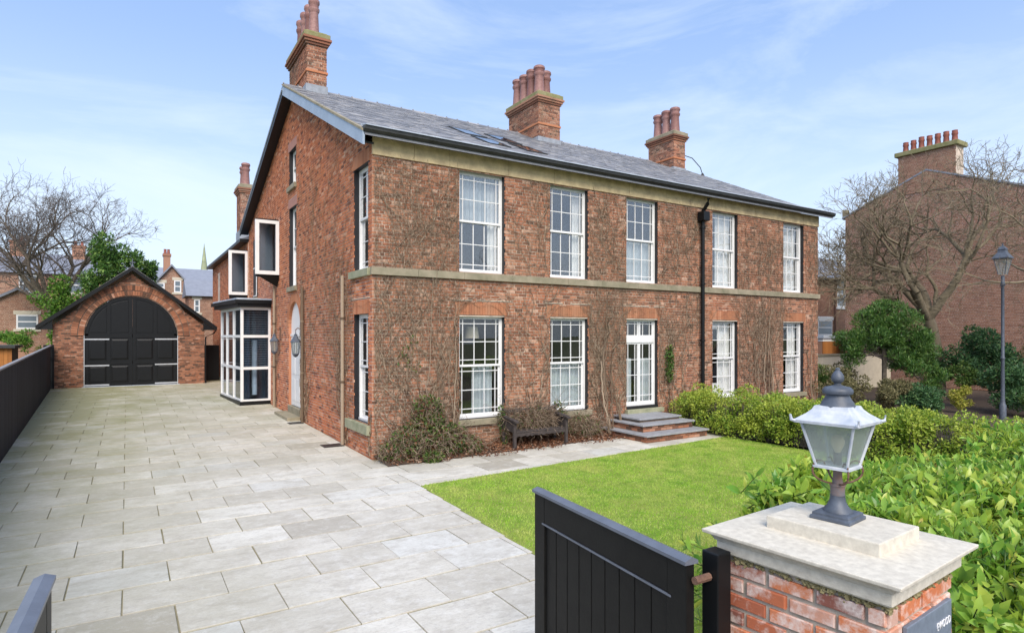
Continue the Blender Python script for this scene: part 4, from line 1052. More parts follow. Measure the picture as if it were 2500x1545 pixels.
# ---- entrance steps
steps = thing('garden_steps', (7.9, -.9, 0), 'three brick and slate steps leading up to the french window', 'steps')
def step(x0, x1, y0, z0, z1, brick=True):
    m = MB().box(x0 + .06, x1 - .06, y0 + .06, -.02, z0, z1 - .045); rs_ = m.build('riser', 'mortar_dark', steps)
    if brick:
        nrow_ = 2
        for k in range(nrow_):
            zz0 = z0 + (z1 - .045 - z0) * k / nrow_ + .005; zz1 = z0 + (z1 - .045 - z0) * (k + 1) / nrow_ - .005
            xx = x0 + .06 - (.11 if k else 0)
            while xx < x1 - .08:
                a_, c_ = max(xx, x0 + .05), min(xx + .21, x1 - .05); xx += .222
                if c_ - a_ > .04: brick_objects([(((a_ + c_) / 2, y0 + .065, (zz0 + zz1) / 2), ((c_ - a_) / 2, (zz1 - zz0) / 2, .016))], Af, 'brick_garage', steps)
            yy = y0 + .06 - (.11 if k else 0)
            while yy < -.05:
                a_, c_ = max(yy, y0 + .05), min(yy + .21, -.03); yy += .222
                if c_ - a_ > .04: brick_objects([((x0 + .065, (a_ + c_) / 2, (zz0 + zz1) / 2), ((c_ - a_) / 2, (zz1 - zz0) / 2, .016))], Ag, 'brick_garage', steps)
    MB().box(x0, x1, y0, -.02, z1 - .045, z1).build('tread', 'step', steps, bevel=.008)
step(6.66, 9.05, -1.88, 0, .20); step(6.93, 8.95, -1.46, .20, .40); step(7.16, 8.80, -1.10, .40, .51, False)

# ================================================================== GARAGE
GY = 22.2; GZ = .29; GXC = -4.45; GR = 1.95; GS = 2.78
garage = thing('garage', (GXC, GY, GZ), 'small brick garage with arched black double doors at the end of the drive', 'garage')
gx0, gx1 = -7.62, -1.26; GE, GA_ = 3.28, 5.80
def g_ext(z):
    if z < GE: return [(gx0, gx1)]
    k = (z - GE) / (GA_ - GE); return [(gx0 + (GXC - gx0) * k, gx1 + (GXC - gx1) * k)] if k < 1 else []
RO = GR + .56
def g_cut(z):
    if z < GS: return [(GXC - GR - .03, GXC + GR + .03)]
    if z < GS + RO:
        w = math.sqrt(RO * RO - (z - GS) ** 2); return [(GXC - w, GXC + w)]
    return []
B, S_ = courses(GZ - .1, GA_, g_ext, g_cut, 21)
for k in range(24):       # mortar bed behind the arch rings
    t0, t1 = math.pi * k / 24, math.pi * (k + 1) / 24
gw = link('front_wall', strips_mesh('gw', S_, (0, GY + .012, 0), (1, 0, 0)), 'mortar_dark', garage)
m = MB()
for k in range(32):
    t0, t1 = math.pi * k / 32, math.pi * (k + 1) / 32
    m.quad(*[(GXC + math.cos(tt) * rr, GY + .016, GS + math.sin(tt) * rr) for tt, rr in ((t0, GR), (t0, RO + .06), (t1, RO + .06), (t1, GR))])
m.build('arch_mortar', 'mortar_dark', garage)
C1, H1, A1 = bricks_mesh('g', B, (0, GY, 0), (1, 0, 0), (0, -1, 0), .0, 31, .006)
order = np.argsort(np.linalg.norm(C1 - CAM, axis=1)); sel = order[:180]; rest = order[180:]
brick_objects([(C1[i], H1[i]) for i in sel], A1, 'brick_garage', gw)
V, F = boxes_np(C1[rest], H1[rest], A1); link('bricks', mesh_np('bricks', V, F), 'brick_garage', gw, kind='stuff')
for r0, r1, n_, pr_ in ((GR + .03, GR + .25, 60, .016), (GR + .285, GR + .54, 68, .008)):
    for k in range(n_):
        tm = math.pi * (k + .5) / n_; rm = (r0 + r1) / 2
        c_ = (GXC + math.cos(tm) * rm, GY + .03 - pr_ - .01, GS + math.sin(tm) * rm)
        A2 = np.stack([np.array([math.cos(tm), 0, math.sin(tm)]), np.array([math.sin(tm), 0, -math.cos(tm)]) * -1, np.array([0, -1., 0])])
        if np.linalg.det(A2) < 0: A2[1] *= -1
        brick_objects([(c_, ((r1 - r0) / 2, math.pi * rm / n_ / 2 - .005, .03))], A2, 'brick_garage', garage, 'voussoir')
m = MB().box(gx0, gx0 + .3, GY + .05, GY + 6, .1, GE); m.box(gx1 - .3, gx1, GY + .05, GY + 6, .1, GE); m.box(gx0, gx1, GY + 5.8, GY + 6.05, .1, GE); m.build('side_wall', 'brick_far', garage)
sg_ = (GA_ + .22 - 3.12) / (GXC + 8.22)
m = MB(); XT0, XT1, ZT = -8.22, -.70, 3.10
for sx, xt in ((1, XT0), (-1, XT1)):
    m.prism([(xt, GY - .30, ZT), (GXC, GY - .30, GA_ + .26), (GXC, GY - .30, GA_ + .38), (xt, GY - .30, ZT + .13)][::sx], (0, 6.6, 0))
gr_ = m.build('roof', 'slate', garage)
for xt in (XT0, XT1):
    m = MB(); m.prism([(xt, GY - .36, ZT - .06), (GXC, GY - .36, GA_ + .17), (GXC, GY - .36, GA_ + .36), (xt, GY - .36, ZT + .14)], (0, .06, 0)); m.build('barge_board', 'black', garage)
    s_ = 1 if xt < GXC else -1
    m = MB(); m.prism([(xt + .02 * s_, GY - .30, ZT - .05), (xt + .62 * s_, GY - .30, ZT + .40), (xt + .62 * s_, GY - .30, ZT - .02)], (0, .28, 0)); m.build('eaves_box', 'black', garage)
m = MB(); m.tube([(XT1 - .05, GY - .2, 3.05), (XT1 - .12, GY - .1, 2.9), (gx1 + .05, GY - .05, 2.7), (gx1 + .05, GY - .05, .3)], .035, 8); m.build('downpipe', 'black', garage, smooth=True)
m = MB(); m.tube([(GXC, GY - .2, GA_ + .3), (GXC, GY - .2, GA_ + .75)], .025, 6); m.box(GXC - .12, GXC + .12, GY - .215, GY - .185, GA_ + .55, GA_ + .6); m.lathe((GXC, GY - .2, GA_ + .36), [(.07, 0), (.07, .05), (.03, .12)], 8); m.build('finial', 'lamp_grey', garage, smooth=True)
# doors
def arch_poly(x0, x1, z0, r, n=14):
    pts = [(x0, z0), (x1, z0)]
    for k in range(n + 1):
        x_ = x1 + (x0 - x1) * k / n; pts.append((x_, GS + math.sqrt(max(0.0001, r * r - (x_ - GXC) ** 2))))
    return pts
m = MB()
arcp = [(GXC + GR * math.cos(math.pi * k / 30), GS + GR * math.sin(math.pi * k / 30)) for k in range(31)]
arco = [(GXC + (GR + .035) * math.cos(math.pi * k / 30), GS + (GR + .035) * math.sin(math.pi * k / 30)) for k in range(31)]
pl = [(GXC + GR, GZ)] + arcp + [(GXC - GR, GZ)]; po = [(GXC + GR + .035, GZ)] + arco + [(GXC - GR - .035, GZ)]
for k in range(len(pl) - 1):
    m.prism([(pl[k][0], GY + .02, pl[k][1]), (po[k][0], GY + .02, po[k][1]), (po[k + 1][0], GY + .02, po[k + 1][1]), (pl[k + 1][0], GY + .02, pl[k + 1][1])], (0, .1, 0))
m.build('door_frame', 'steel', garage)
for s_ in (-1, 1):
    x0_, x1_ = (GXC - GR + .01, GXC - .012) if s_ < 0 else (GXC + .012, GXC + GR - .01)
    m = MB(); m.prism([(x_, GY + .09, z_) for x_, z_ in arch_poly(x0_, x1_, GZ + .05, GR - .01)], (0, .05, 0))
    leafo = m.build('door_leaf', 'black', garage)
    cw = (x1_ - x0_)
    m = MB()
    for rz0, rz1 in ((GZ + .05, GZ + .13), (1.38, 1.52), (2.68, 2.86)): m.box(x0_, x1_, GY + .06, GY + .091, rz0, rz1)
    cc = (x0_ + .06, (x0_ + x1_) / 2, x1_ - .06)
    for k, x_ in enumerate(cc):
        ztop = GS + math.sqrt(max(.01, (GR - .02) ** 2 - (x_ + (.07 if x_ > GXC else -.07) - GXC) ** 2)) - .02
        for z_, zz in ((GZ + .13, 1.38), (1.52, 2.68), (2.86, ztop)):
            if zz - z_ > .05: m.box(x_ - .07, x_ + .07, GY + .061, GY + .091, z_, zz)
    m.build('stile', 'black', leafo)
    m = MB(); n_ = 16
    for k in range(n_):       # curved top rail
        ta, tb = [math.pi / 2 * (1 + s_ * 0) if False else 0, 0]
        t0 = (math.pi / 2) * k / n_; t1 = (math.pi / 2) * (k + 1) / n_
        def q(tt, rr): return (GXC + s_ * math.cos(tt) * rr, GY + .06, GS + math.sin(tt) * rr)
        pts = [q(t0, GR - .02), q(t1, GR - .02), q(t1, GR - .15), q(t0, GR - .15)]
        m.prism(pts, (0, .031, 0))
    m.build('top_rail', 'black', leafo)
    for c0, c1 in ((cc[0] + .1, cc[1] - .1), (cc[1] + .1, cc[2] - .1)):
        for z_, zz in ((GZ + .2, 1.30), (1.60, 2.60)):
            m = MB(); m.prism([(c0, GY + .09, z_), (c1, GY + .09, z_), (c1, GY + .09, zz), (c0, GY + .09, zz)], (0, -.002, 0)); 
            i = len(m.v); e = .07
            m.v += [(c0, GY + .088, z_), (c1, GY + .088, z_), (c1, GY + .088, zz), (c0, GY + .088, zz), (c0 + e, GY + .066, z_ + e), (c1 - e, GY + .066, z_ + e), (c1 - e, GY + .066, zz - e), (c0 + e, GY + .066, zz - e)]
            m.f += [tuple(i + k for k in f_) for f_ in ((0, 1, 5, 4), (1, 2, 6, 5), (2, 3, 7, 6), (3, 0, 4, 7), (4, 5, 6, 7))]
            m.build('panel', 'black', leafo)
        z_ = 2.93
        def zt_(x_): return GS + math.sqrt(max(.01, (GR - .22) ** 2 - (x_ - GXC) ** 2))
        if min(zt_(c0), zt_(c1)) > z_ + .02 or True:
            xs = [c0 + (c1 - c0) * k / 8 for k in range(9)]
            pts = [(c0, z_), (c1, z_)] + [(x_, max(z_ + .03, zt_(x_))) for x_ in xs[::-1]]
            m = MB(); m.prism([(x_, GY + .075, zz) for x_, zz in pts], (0, .015, 0)); m.build('panel', 'black', leafo, bevel=.012)
    hx0, hx1 = (x0_ - .06, x0_ + .98) if s_ < 0 else (x1_ - .98, x1_ + .06)
    for z_ in (GZ + .10, 1.33, 2.60):
        MB().box(hx0, hx1, GY + .045, GY + .058, z_ - .03, z_ + .03).build('strap_hinge', 'steel', leafo)
MB().box(GXC - GR - .1, GXC + GR + .1, GY - .12, GY + .1, GZ - .05, GZ + .035).build('threshold', 'lead', garage)

# dark side gate between garage and house
MB().box(-1.2, -.35, 24.0, 24.06, .3, 2.25).build('side_gate', 'black', label='plain black gate closing the gap beside the garage', category='gate')

# ================================================================== LEFT FENCE
fence = thing('board_fence', (-6.6, -6, 0), 'long charcoal close-board fence along the left of the drive', 'fence')
y = -9.6; FB = chamfer_box_mesh('fence_board', (.06, .002, .3)); FB.materials.append(M['fence'])
ang = math.atan(-.0373)
while y < 21.9:
    x_ = fx(y); z_ = gz(y)
    link('board', FB, None, fence, loc=(x_, y, z_ + 1.0 + random.uniform(-.003, .003)), rot=(R(90), 0, R(90) - ang * -1), scale=(.0615, 1.0, .011))
    y += .125
m = MB()
for ya, yb in ((-9.7, 0), (0, 21.9)):
    m.bar((fx(ya), ya, gz(ya) + 2.02), (fx(yb), yb, gz(yb) + 2.02), .09, .04)
m.build('capping_rail', 'fence_cap', fence)
m = MB()
for z_ in (.4, 1.5): m.bar((fx(-9.7) - .05, -9.7, z_), (fx(21.9) - .05, 21.9, z_ + .29), .05, .09)
m.build('rail', 'fence', fence)
MB().box(-7.95, -7.55, 22.0, 22.05, .25, 2.35).build('end_panel', 'black', fence)

# ================================================================== GATES AND PIER
def gate(name, hinge, tip, zt, label, face):
    h_, t_ = Vector((*hinge, 0)), Vector((*tip, 0)); d = (t_ - h_); ln = d.length; d.normalize(); n_ = Vector((-d.y, d.x, 0))
    g = thing(name, (hinge[0], hinge[1], 0), label, 'gate', 'driveway gate leaves')
    def f(a0, a1, b0, b1, n0, n1, nm, mat='black_gate', bv=.004): return MB().frame_box(h_, d, (0, 0, 1), n_, a0, a1, b0, b1, n0, n1).build(nm, mat, g, bevel=bv)
    s_ = .14
    f(0, s_, .08, zt - .03, -.026, .026, 'stile'); f(ln - s_, ln, .08, zt - .03, -.026, .026, 'stile')
    f(s_, ln - s_, zt - .22, zt - .031, -.025, .025, 'top_rail'); f(s_, ln - s_, .08, .28, -.025, .025, 'bottom_rail')
    m = MB(); i = 0
    pr = [(-.042, zt - .03), (-.042, zt - .012), (0, zt + .004), (.042, zt - .012), (.042, zt - .03)]
    m.prism([tuple(h_ - d * .01 + n_ * a_ + Vector((0, 0, b_))) for a_, b_ in pr], d * (ln + .02)); m.build('coping', 'coping', g)
    k = 0; w = (ln - 2 * s_) / 9
    for k in range(9):
        f(s_ + k * w + .003, s_ + (k + 1) * w - .003, .28, zt - .221, -.012 + random.uniform(-.001, .001), .012, 'board', bv=.004)
    f(s_, ln - s_, .285, zt - .25, -.004, .004, 'backing', bv=0)
    m = MB(); m.frame_box(h_, d, (0, 0, 1), n_, s_ * .8, ln - s_ * .8, zt - .232, zt - .222, -.030, .030); m.build('bead', 'coping', g)
    return g, h_, d, n_
g1, h1, d1, n1 = gate('driveway_gate', (-2.325, -11.235), (-2.165, -9.68), 1.70, 'tall black boarded gate leaf swung open beside the brick pier', 0)
gate('driveway_gate', (-5.06, -11.45), (-5.0, -9.80), 1.70, 'black boarded gate leaf at the bottom left corner of the picture', 1)
m = MB(); m.tube([(-2.335, -11.27, 1.60), (-2.23, -11.27, 1.60)], .02, 8); m.build('hinge', 'rust', g1, smooth=True)
m = MB(); m.lathe((-2.30, -11.20, 1.55), [(.0, 0), (.012, 0), (.012, .012), (0, .012)], 8); m.build('bolt', 'lamp_grey', g1)
post = MB().box(-2.225, -2.125, -11.32, -11.22, 0, 1.72); post.build('gate_post', 'black', bevel=.006, label='square black gate post fixed to the brick pier', category='post')
MB().box(-5.20, -5.09, -11.52, -11.40, 0, 1.75).build('gate_post', 'black', bevel=.006, label='square black gate post carrying the bottom left gate leaf', category='post')

PX0, PX1, PY0, PY1 = -2.032, -1.338, -11.978, -11.212; PZ = 1.674
pier = thing('brick_pier', (-1.685, -11.595, 0), 'red brick gate pier with a broad pale stone cap', 'gate pier')
pier.rotation_euler = (0, 0, R(4))
core = MB().box(PX0 + .010, PX1 - .010, PY0 + .010, PY1 - .010, 0, PZ).build('mortar_core', 'mortar_pier', pier)
PB = BRICK_ME['brick_pier'] = chamfer_box_mesh('brick_pier', (.05, .12, .3)); PB.materials.append(M['brick_pier'])
pr_ = random.Random(4)
for fi, (o, u, n_, ln) in enumerate((((PX0, PY1), (0, -1, 0), (-1, 0, 0), PY1 - PY0), ((PX0, PY0), (1, 0, 0), (0, -1, 0), PX1 - PX0))):
    u, n_ = Vector(u), Vector(n_); rot = Matrix((u, Vector((0, 0, 1)), n_)).transposed()
    for i in range(10):
        z0_ = PZ - .022 - (i + 1) * .082
        pos = 0.0; hd = (i + fi) % 2; x_ = 0
        first = True
        while x_ < ln - .02:
            w = .105 if (hd and first) else .228
            first = False
            x1_ = min(x_ + w, ln)
            if ln - x1_ < .05: x1_ = ln
            hw = (x1_ - x_) / 2 - .0095 + pr_.uniform(-.003, .003)
            c_ = Vector((o[0], o[1], 0)) + u * ((x_ + x1_) / 2 + pr_.uniform(-.003, .003)) + Vector((0, 0, z0_ + .041 + pr_.uniform(-.003, .003))) + n_ * (-.012 + pr_.uniform(-.004, .004))
            rr = rot @ Matrix.Rotation(pr_.gauss(0, .015), 3, 'Z') @ Matrix.Rotation(pr_.gauss(0, .02), 3, 'Y')
            link('brick', PB, None, pier, loc=c_, rot=rr.to_euler(), scale=(hw, .0325 + pr_.uniform(-.003, .001), .018))
            x_ = x1_
def rect_prof(nm, prof, mat, parent, bevel=.004):
    """stacked rectangles: list of (overhang, z) swept round the pier"""
    m = MB(); rings = []
    for e, z in prof:
        rings.append([(PX0 - e, PY0 - e, z), (PX1 + e, PY0 - e, z), (PX1 + e, PY1 + e, z), (PX0 - e, PY1 + e, z)])
    for r in rings: m.v += r
    for j in range(len(rings) - 1):
        for k in range(4): m.f.append((4 * j + k, 4 * j + (k + 1) % 4, 4 * j + 4 + (k + 1) % 4, 4 * j + 4 + k))
    m.f.append((3, 2, 1, 0)); e = 4 * (len(rings) - 1); m.f.append((e, e + 1, e + 2, e + 3))
    return m.build(nm, mat, parent, bevel=bevel)
rect_prof('cap_stone', [(-.03, PZ - .006), (.016, PZ), (.016, PZ + .010), (.034, PZ + .012), (.034, PZ + .068), (.044, PZ + .070), (.046, PZ + .078), (.056, PZ + .092), (.074, PZ + .102), (.086, PZ + .104), (.088, PZ + .122), (-.1, PZ + .130)], 'cap', pier)
MB().box(-1.85, -1.42, -11.875, -11.325, PZ + .12, PZ + .192).build('cap_block', 'cap', pier, bevel=.006)
# crumbly moss and mortar along the underside of the cap
mo = []; 
mc = [random.uniform(-.35, .35) for _ in range(9)]
for k in range(340):
    cl_ = random.choice(mc) + random.gauss(0, .035)
    if random.random() < .6: c_ = (PX0 - .004 + random.uniform(-.004, .01), -11.595 + max(-.375, min(.375, cl_)), PZ - abs(random.gauss(0, .014)))
    else: c_ = (-1.685 + max(-.34, min(.34, cl_)), PY0 - .004 + random.uniform(-.004, .01), PZ - abs(random.gauss(0, .014)))
    mo.append(c_)
mo = np.array(mo); nh = RNG.uniform(.003, .011, (len(mo), 3)); ax = np.stack([unit(RNG.normal(size=(len(mo), 3))) for _ in range(1)], 0)[0]
a1_ = unit(np.cross(ax, rdir(len(mo)))); a2_ = np.cross(ax, a1_); V, F = boxes_np(mo, nh, np.stack([ax, a1_, a2_], 1)); link('moss', mesh_np('moss', V, F), 'moss', pier, kind='stuff')
# house name plaque
plq = MB().box(-1.90, -1.405, PY0 - .026, PY0 - .006, 1.30, 1.555).build('name_plaque', 'plaque', pier, bevel=.004)
tcu = bpy.data.curves.new('lettering', 'FONT'); tcu.body = 'EWOOD'; tcu.size = .05; tcu.align_x = 'RIGHT'; tcu.extrude = .0015
to = bpy.data.objects.new('tmp_text', tcu); COL.objects.link(to)
dg = bpy.context.evaluated_depsgraph_get(); tme = bpy.data.meshes.new_from_object(to.evaluated_get(dg)); bpy.data.objects.remove(to)
tme.materials.clear(); link('lettering', tme, 'lettering', plq, loc=(-1.425, PY0 - .028, 1.452), rot=(R(90), 0, 0), scale=(.82, 1, 1))

# ---- pedestal lantern on the pier
LZ = PZ + .1925
lamp = thing('pedestal_lantern', (-1.615, -11.57, LZ), 'weathered grey pedestal lantern standing on the stone pier cap', 'lantern')
lamp.rotation_euler = (0, 0, R(7)); lamp.scale = (.91, .91, .92)
LB = Vector((-1.615, -11.57, LZ))
def lp(m, nm, mat, parent=lamp, smooth=False, bevel=0):
    m.v = [tuple(Vector(v_) + LB) for v_ in m.v]
    return m.build(nm, mat, parent, smooth=smooth, bevel=bevel)
SQ = R(45); q2 = math.sqrt(2)
m = MB(); m.lathe((0, 0, 0), [(.108 * q2, 0), (.108 * q2, .018), (.098 * q2, .022), (.098 * q2, .036), (.085 * q2, .042)], 4, SQ); lp(m, 'plinth', 'lamp_grey', bevel=.003)
m = MB(); m.lathe((0, 0, .041), [(.076, 0), (.072, .012), (.055, .03), (.043, .055), (.038, .085), (.04, .09)], 20); lp(m, 'bell_base', 'lamp_grey', smooth=True)
m = MB(); m.lathe((0, 0, .13), [(.037, 0), (.037, .05), (.042, .052), (.042, .06), (.028, .064), (.024, .10), (.022, .165)], 16); lp(m, 'stem', 'lamp_rusty', smooth=True)
for k in range(4):
    a_ = math.pi / 4 + k * math.pi / 2; dx, dy = math.cos(a_), math.sin(a_); pts = []
    for q in range(13):
        tt = q / 12; r_ = .03 + .105 * math.sin(tt * math.pi * .62) ; z_ = .195 + .10 * tt ** 1.6
        pts.append((dx * r_, dy * r_, z_))
    for q in range(1, 8):
        ph = q / 7 * math.pi * 1.15; rr = .03; pts.append((dx * (pts[12][0] / dx - rr + rr * math.cos(ph)), dy * (pts[12][0] / dx - rr + rr * math.cos(ph)), .295 + rr * math.sin(ph) * .9))
    m = MB(); m.tube(pts, .0055, 6); lp(m, 'scroll_bracket', 'rust', smooth=True)
bs, ts, zb_, zt_l = .083, .140, .295, .535
m = MB(); m.lathe((0, 0, zb_ - .012), [((bs + .012) * q2, 0), ((bs + .012) * q2, .012), ((bs + .004) * q2, .016)], 4, SQ); lp(m, 'base_tray', 'lamp_worn')
for k in range(4):
    a_ = SQ + k * math.pi / 2
    m = MB(); m.tube([(math.cos(a_) * bs * q2, math.sin(a_) * bs * q2, zb_), (math.cos(a_) * ts * q2, math.sin(a_) * ts * q2, zt_l)], .008, 6); lp(m, 'corner_bar', 'lamp_worn')
    a2 = a_ + math.pi / 2
    pts = [(math.cos(a_) * bs * q2 * .97, math.sin(a_) * bs * q2 * .97, zb_), (math.cos(a2) * bs * q2 * .97, math.sin(a2) * bs * q2 * .97, zb_), (math.cos(a2) * ts * q2 * .97, math.sin(a2) * ts * q2 * .97, zt_l), (math.cos(a_) * ts * q2 * .97, math.sin(a_) * ts * q2 * .97, zt_l)]
    am = (a_ + a2) / 2
    m = MB(); m.prism(pts, (-math.cos(am) * .003, -math.sin(am) * .003, 0)); lp(m, 'glass_pane', M['glass_lamp'])
prof = [(.168, .530), (.170, .545), (.150, .560), (.120, .582), (.098, .605), (.088, .625)]
m = MB(); m.lathe((0, 0, 0), [(r_ * q2, z_) for r_, z_ in prof], 4, SQ); lp(m, 'lantern_roof', 'lamp_worn', smooth=False)
for k in range(4):
    a_ = SQ + k * math.pi / 2; dx, dy = math.cos(a_), math.sin(a_); r0 = .168 * q2
    m = MB(); m.tube([(dx * (r0 - .01), dy * (r0 - .01), .540), (dx * (r0 + .012), dy * (r0 + .012), .545), (dx * (r0 + .018), dy * (r0 + .018), .575)], [.011, .010, .006], 6); lp(m, 'corner_horn', 'lamp_worn')
m = MB(); m.lathe((0, 0, .615), [(.092, 0), (.09, .012), (.084, .02), (.082, .03), (.07, .045), (.063, .06), (.06, .072)], 20); lp(m, 'collar', 'lamp_grey', smooth=True)
m = MB(); m.lathe((0, 0, .685), [(.058, 0), (.076, .006), (.08, .018), (.077, .03), (.066, .042), (.03, .05), (.018, .055), (.018, .066)], 20); lp(m, 'crown_disc', 'lamp_grey', smooth=True)
m = MB(); m.lathe((0, 0, .748), [(.016, 0), (.031, .012), (.034, .026), (.030, .045), (.020, .062), (.012, .07), (.012, .082), (.006, .086)], 16); lp(m, 'finial', 'lamp_grey', smooth=True)
m = MB(); m.lathe((0, 0, .30), [(.022, 0), (.022, .06), (.018, .065)], 12); lp(m, 'bulb_holder', 'lamp_grey', smooth=True)
m = MB(); m.lathe((0, 0, .365), [(.014, 0), (.022, .02), (.034, .045), (.036, .065), (.028, .088), (.012, .098)], 16); lp(m, 'bulb', 'lampshade', smooth=True)

# ---- two wall lanterns beside the side door
def wall_lantern(y, label):
    b0 = (-.02, y, 2.12); o = thing('wall_lantern', b0, label, 'lantern', 'wall lanterns by the side door')
    cx_, cz = -.22, 2.20
    m = MB(); m.lathe((cx_, y, cz), [(.0, -.10), (.06, -.06), (.10, 0), (.10, .02)], 6); m.build('base', 'lamp_grey', o)
    m = MB(); m.lathe((cx_, y, cz + .02), [(.10, 0), (.135, .36)], 6); m.build('glass_body', M['glass_lamp'], o)
    for k in range(6):
        a_ = k * math.pi / 3; m = MB(); m.tube([(cx_ + .10 * math.cos(a_), y + .10 * math.sin(a_), cz + .02), (cx_ + .135 * math.cos(a_), y + .135 * math.sin(a_), cz + .38)], .010, 5); m.build('bar', 'lamp_grey', o)
    m = MB(); m.lathe((cx_, y, cz + .38), [(.165, 0), (.165, .02), (.09, .12), (.05, .20), (.05, .24), (.015, .27), (.01, .33)], 6); m.build('lantern_roof', 'lamp_grey', o)
    m = MB(); m.tube([(-.02, y, cz + .78), (-.16, y, cz + .82), (cx_, y, cz + .76), (cx_, y, cz + .68)], .016, 6); m.box(-.03, .0, y - .05, y + .05, cz + .5, cz + .9); m.build('bracket', 'rust', o)
wall_lantern(9.68, 'grey wall lantern between the bay window and the white side door')
wall_lantern(6.43, 'grey wall lantern hanging in front of the white side door')

# ================================================================== CREEPER ON THE WALLS
def creeper(o, u, n, roots, bounds, holes, seed, dens, dead=.0):
    rg = random.Random(seed); P0, P1, R0, R1 = [], [], [], []
    o, u, n = np.array(o, float), np.array(u, float), np.array(n, float)
    def blocked(a, z):
        if not (bounds[0] < a < bounds[1] and bounds[2] < z < bounds[3](a)): return True
        return any(h[0] - .02 < a < h[1] + .02 and h[2] - .02 < z < h[3] + .02 for h in holes)
    def pt(a, z, d): return o + u * a + np.array([0, 0, z]) + n * d
    stack = [(a, z, ang, r, ln, 0) for a, z, ang, r, ln in roots]
    cnt = 0
    while stack and cnt < dens:
        a, z, ang, r, ln, dep = stack.pop(0)
        step = .11 if r > .004 else .075; k = 0; d0 = .012 + r + rg.uniform(0, .02); prev = pt(a, z, d0); rr = r
        home = ang
        while ln > 0:
            ang += rg.gauss(0, .30); ang += (home - ang) * .10 + (math.pi / 2 - ang) * .03
            a2, z2 = a + math.cos(ang) * step, z + math.sin(ang) * step
            if blocked(a2, z2):
                ang += rg.choice((-.9, .9)); a2, z2 = a + math.cos(ang) * step, z + math.sin(ang) * step
                if blocked(a2, z2): break
            d = .010 + rr + rg.uniform(0, .022); cur = pt(a2, z2, d); r2 = max(.0022, rr * .975)
            P0.append(prev); P1.append(cur); R0.append(rr); R1.append(r2); cnt += 1
            prev, rr, a, z = cur, r2, a2, z2; ln -= step; k += 1
            if dep < 5 and rg.random() < (.20 if dep < 2 else .16):
                stack.append((a, z, ang + rg.choice((-1, 1)) * rg.uniform(.3, 1.1), max(.0022, rr * rg.uniform(.45, .8)), ln * rg.uniform(.4, .9) + .2, dep + 1))
    return P0, P1, R0, R1
roots = []
rg = random.Random(3)
for x_ in (.25, .45, .7, 1.0, 1.35, 1.65, 1.9, 2.05, 4.0, 4.35, 4.6, 6.6, 6.75, 6.95, 7.1, 7.3, 9.25, 9.6, 10.2, 13.2, 13.6, 13.9, 14.4, 14.7, 16.8, 17.0, 17.2):
    for k in range(2): roots.append((x_ + rg.uniform(-.08, .08), .03, math.pi / 2 + rg.uniform(-.2, .2), rg.uniform(.008, .018), rg.uniform(3.5, 7.5)))
cen = (.5, 1.0, 1.6, 1.9, 4.1, 4.5, 6.6, 7.0, 7.3, 9.3, 9.8, 10.3, 13.2, 13.8, 14.3, 14.8, 16.9, 17.1)
for k in range(330): roots.append((min(HX - .1, max(.05, rg.choice(cen) + rg.gauss(0, .22))), rg.uniform(.5, 6.0) if k % 2 else rg.uniform(4.3, 5.9), math.pi / 2 + rg.uniform(-.8, .8), rg.uniform(.003, .009), rg.uniform(.8, 2.6)))
rg.shuffle(roots)
holes_f = [(a, c, p, q) for a, c, p, q in front_open]
cr = creeper((0, 0, 0), (1, 0, 0), (0, -1, 0), roots, (.02, HX - .02, .0, lambda a: 7.05), holes_f, 5, 62000)
V, F = seg_mesh(*cr, n=3)
creep = thing('wall_creeper', (8, -.03, 0), 'leafless brown creeper stems covering the long front wall', 'climbing plant')
link('stems', mesh_np('stems', V, F), 'creeper', creep, kind='stuff')
# bundles of thicker twisted stems
rg2 = random.Random(77)
def woody(x0, y0, z1, n, lean, r, spread=.16):
    for k in range(n):
        x_, z_ = x0 + rg2.uniform(-spread, spread), 0.0; h_ = z1 * rg2.uniform(.65, 1.05); pts = []; ph = rg2.uniform(0, 6); am = rg2.uniform(.05, .16); N_ = 16
        for q in range(N_ + 1):
            t_ = q / N_; pts.append((x_ + lean * t_ + am * math.sin(ph + t_ * rg2.uniform(4.5, 6.5)) + rg2.gauss(0, .015), -.05 - y0 * (1 - t_) ** 2 - rg2.uniform(0, .03), h_ * t_))
        rr = r * rg2.uniform(.6, 1.1); m = MB(); m.tube(pts, [rr * (1 - .7 * q / N_) for q in range(N_ + 1)], 6); m.build('trunk', 'creeper', creep, smooth=True)
woody(6.75, .4, 3.9, 7, .35, .026, .3); woody(14.2, .15, 4.0, 4, .2, .03, .2); woody(13.9, .1, 3.2, 2, -.6, .024, .1); woody(2.02, .12, 4.0, 4, .1, .02, .06); woody(.5, .1, 3.5, 3, .3, .012, .3); woody(1.3, .1, 5.5, 3, .2, .014, .3); woody(9.4, .1, 3.0, 3, .1, .014, .15); woody(16.9, .1, 4.0, 4, .1, .02, .2)
roots = []
for y_ in (1.75, 1.95, 2.1, 5.9, 6.1, 6.3, 10.3, .15):
    for k in range(3): roots.append((y_ + rg.uniform(-.1, .1), gz(y_) + .05, math.pi / 2 + rg.uniform(-.15, .15), rg.uniform(.006, .012), rg.uniform(4, 7.5)))
for k in range(60): roots.append((rg.uniform(1.5, 7.2), rg.uniform(2.5, 6.5), math.pi / 2 + rg.uniform(-.7, .7), rg.uniform(.003, .005), rg.uniform(1, 3)))
holes_g = [v_ for v_ in GW.values()] + [(DOORC - DOORR, DOORC + DOORR, 0, DOORS + DOORR)]
cr = creeper((0, 0, 0), (0, 1, 0), (-1, 0, 0), roots, (.02, 11, .0, lambda a: 7.0 + a * .4), holes_g, 6, 13000)
V, F = seg_mesh(*cr, n=3)
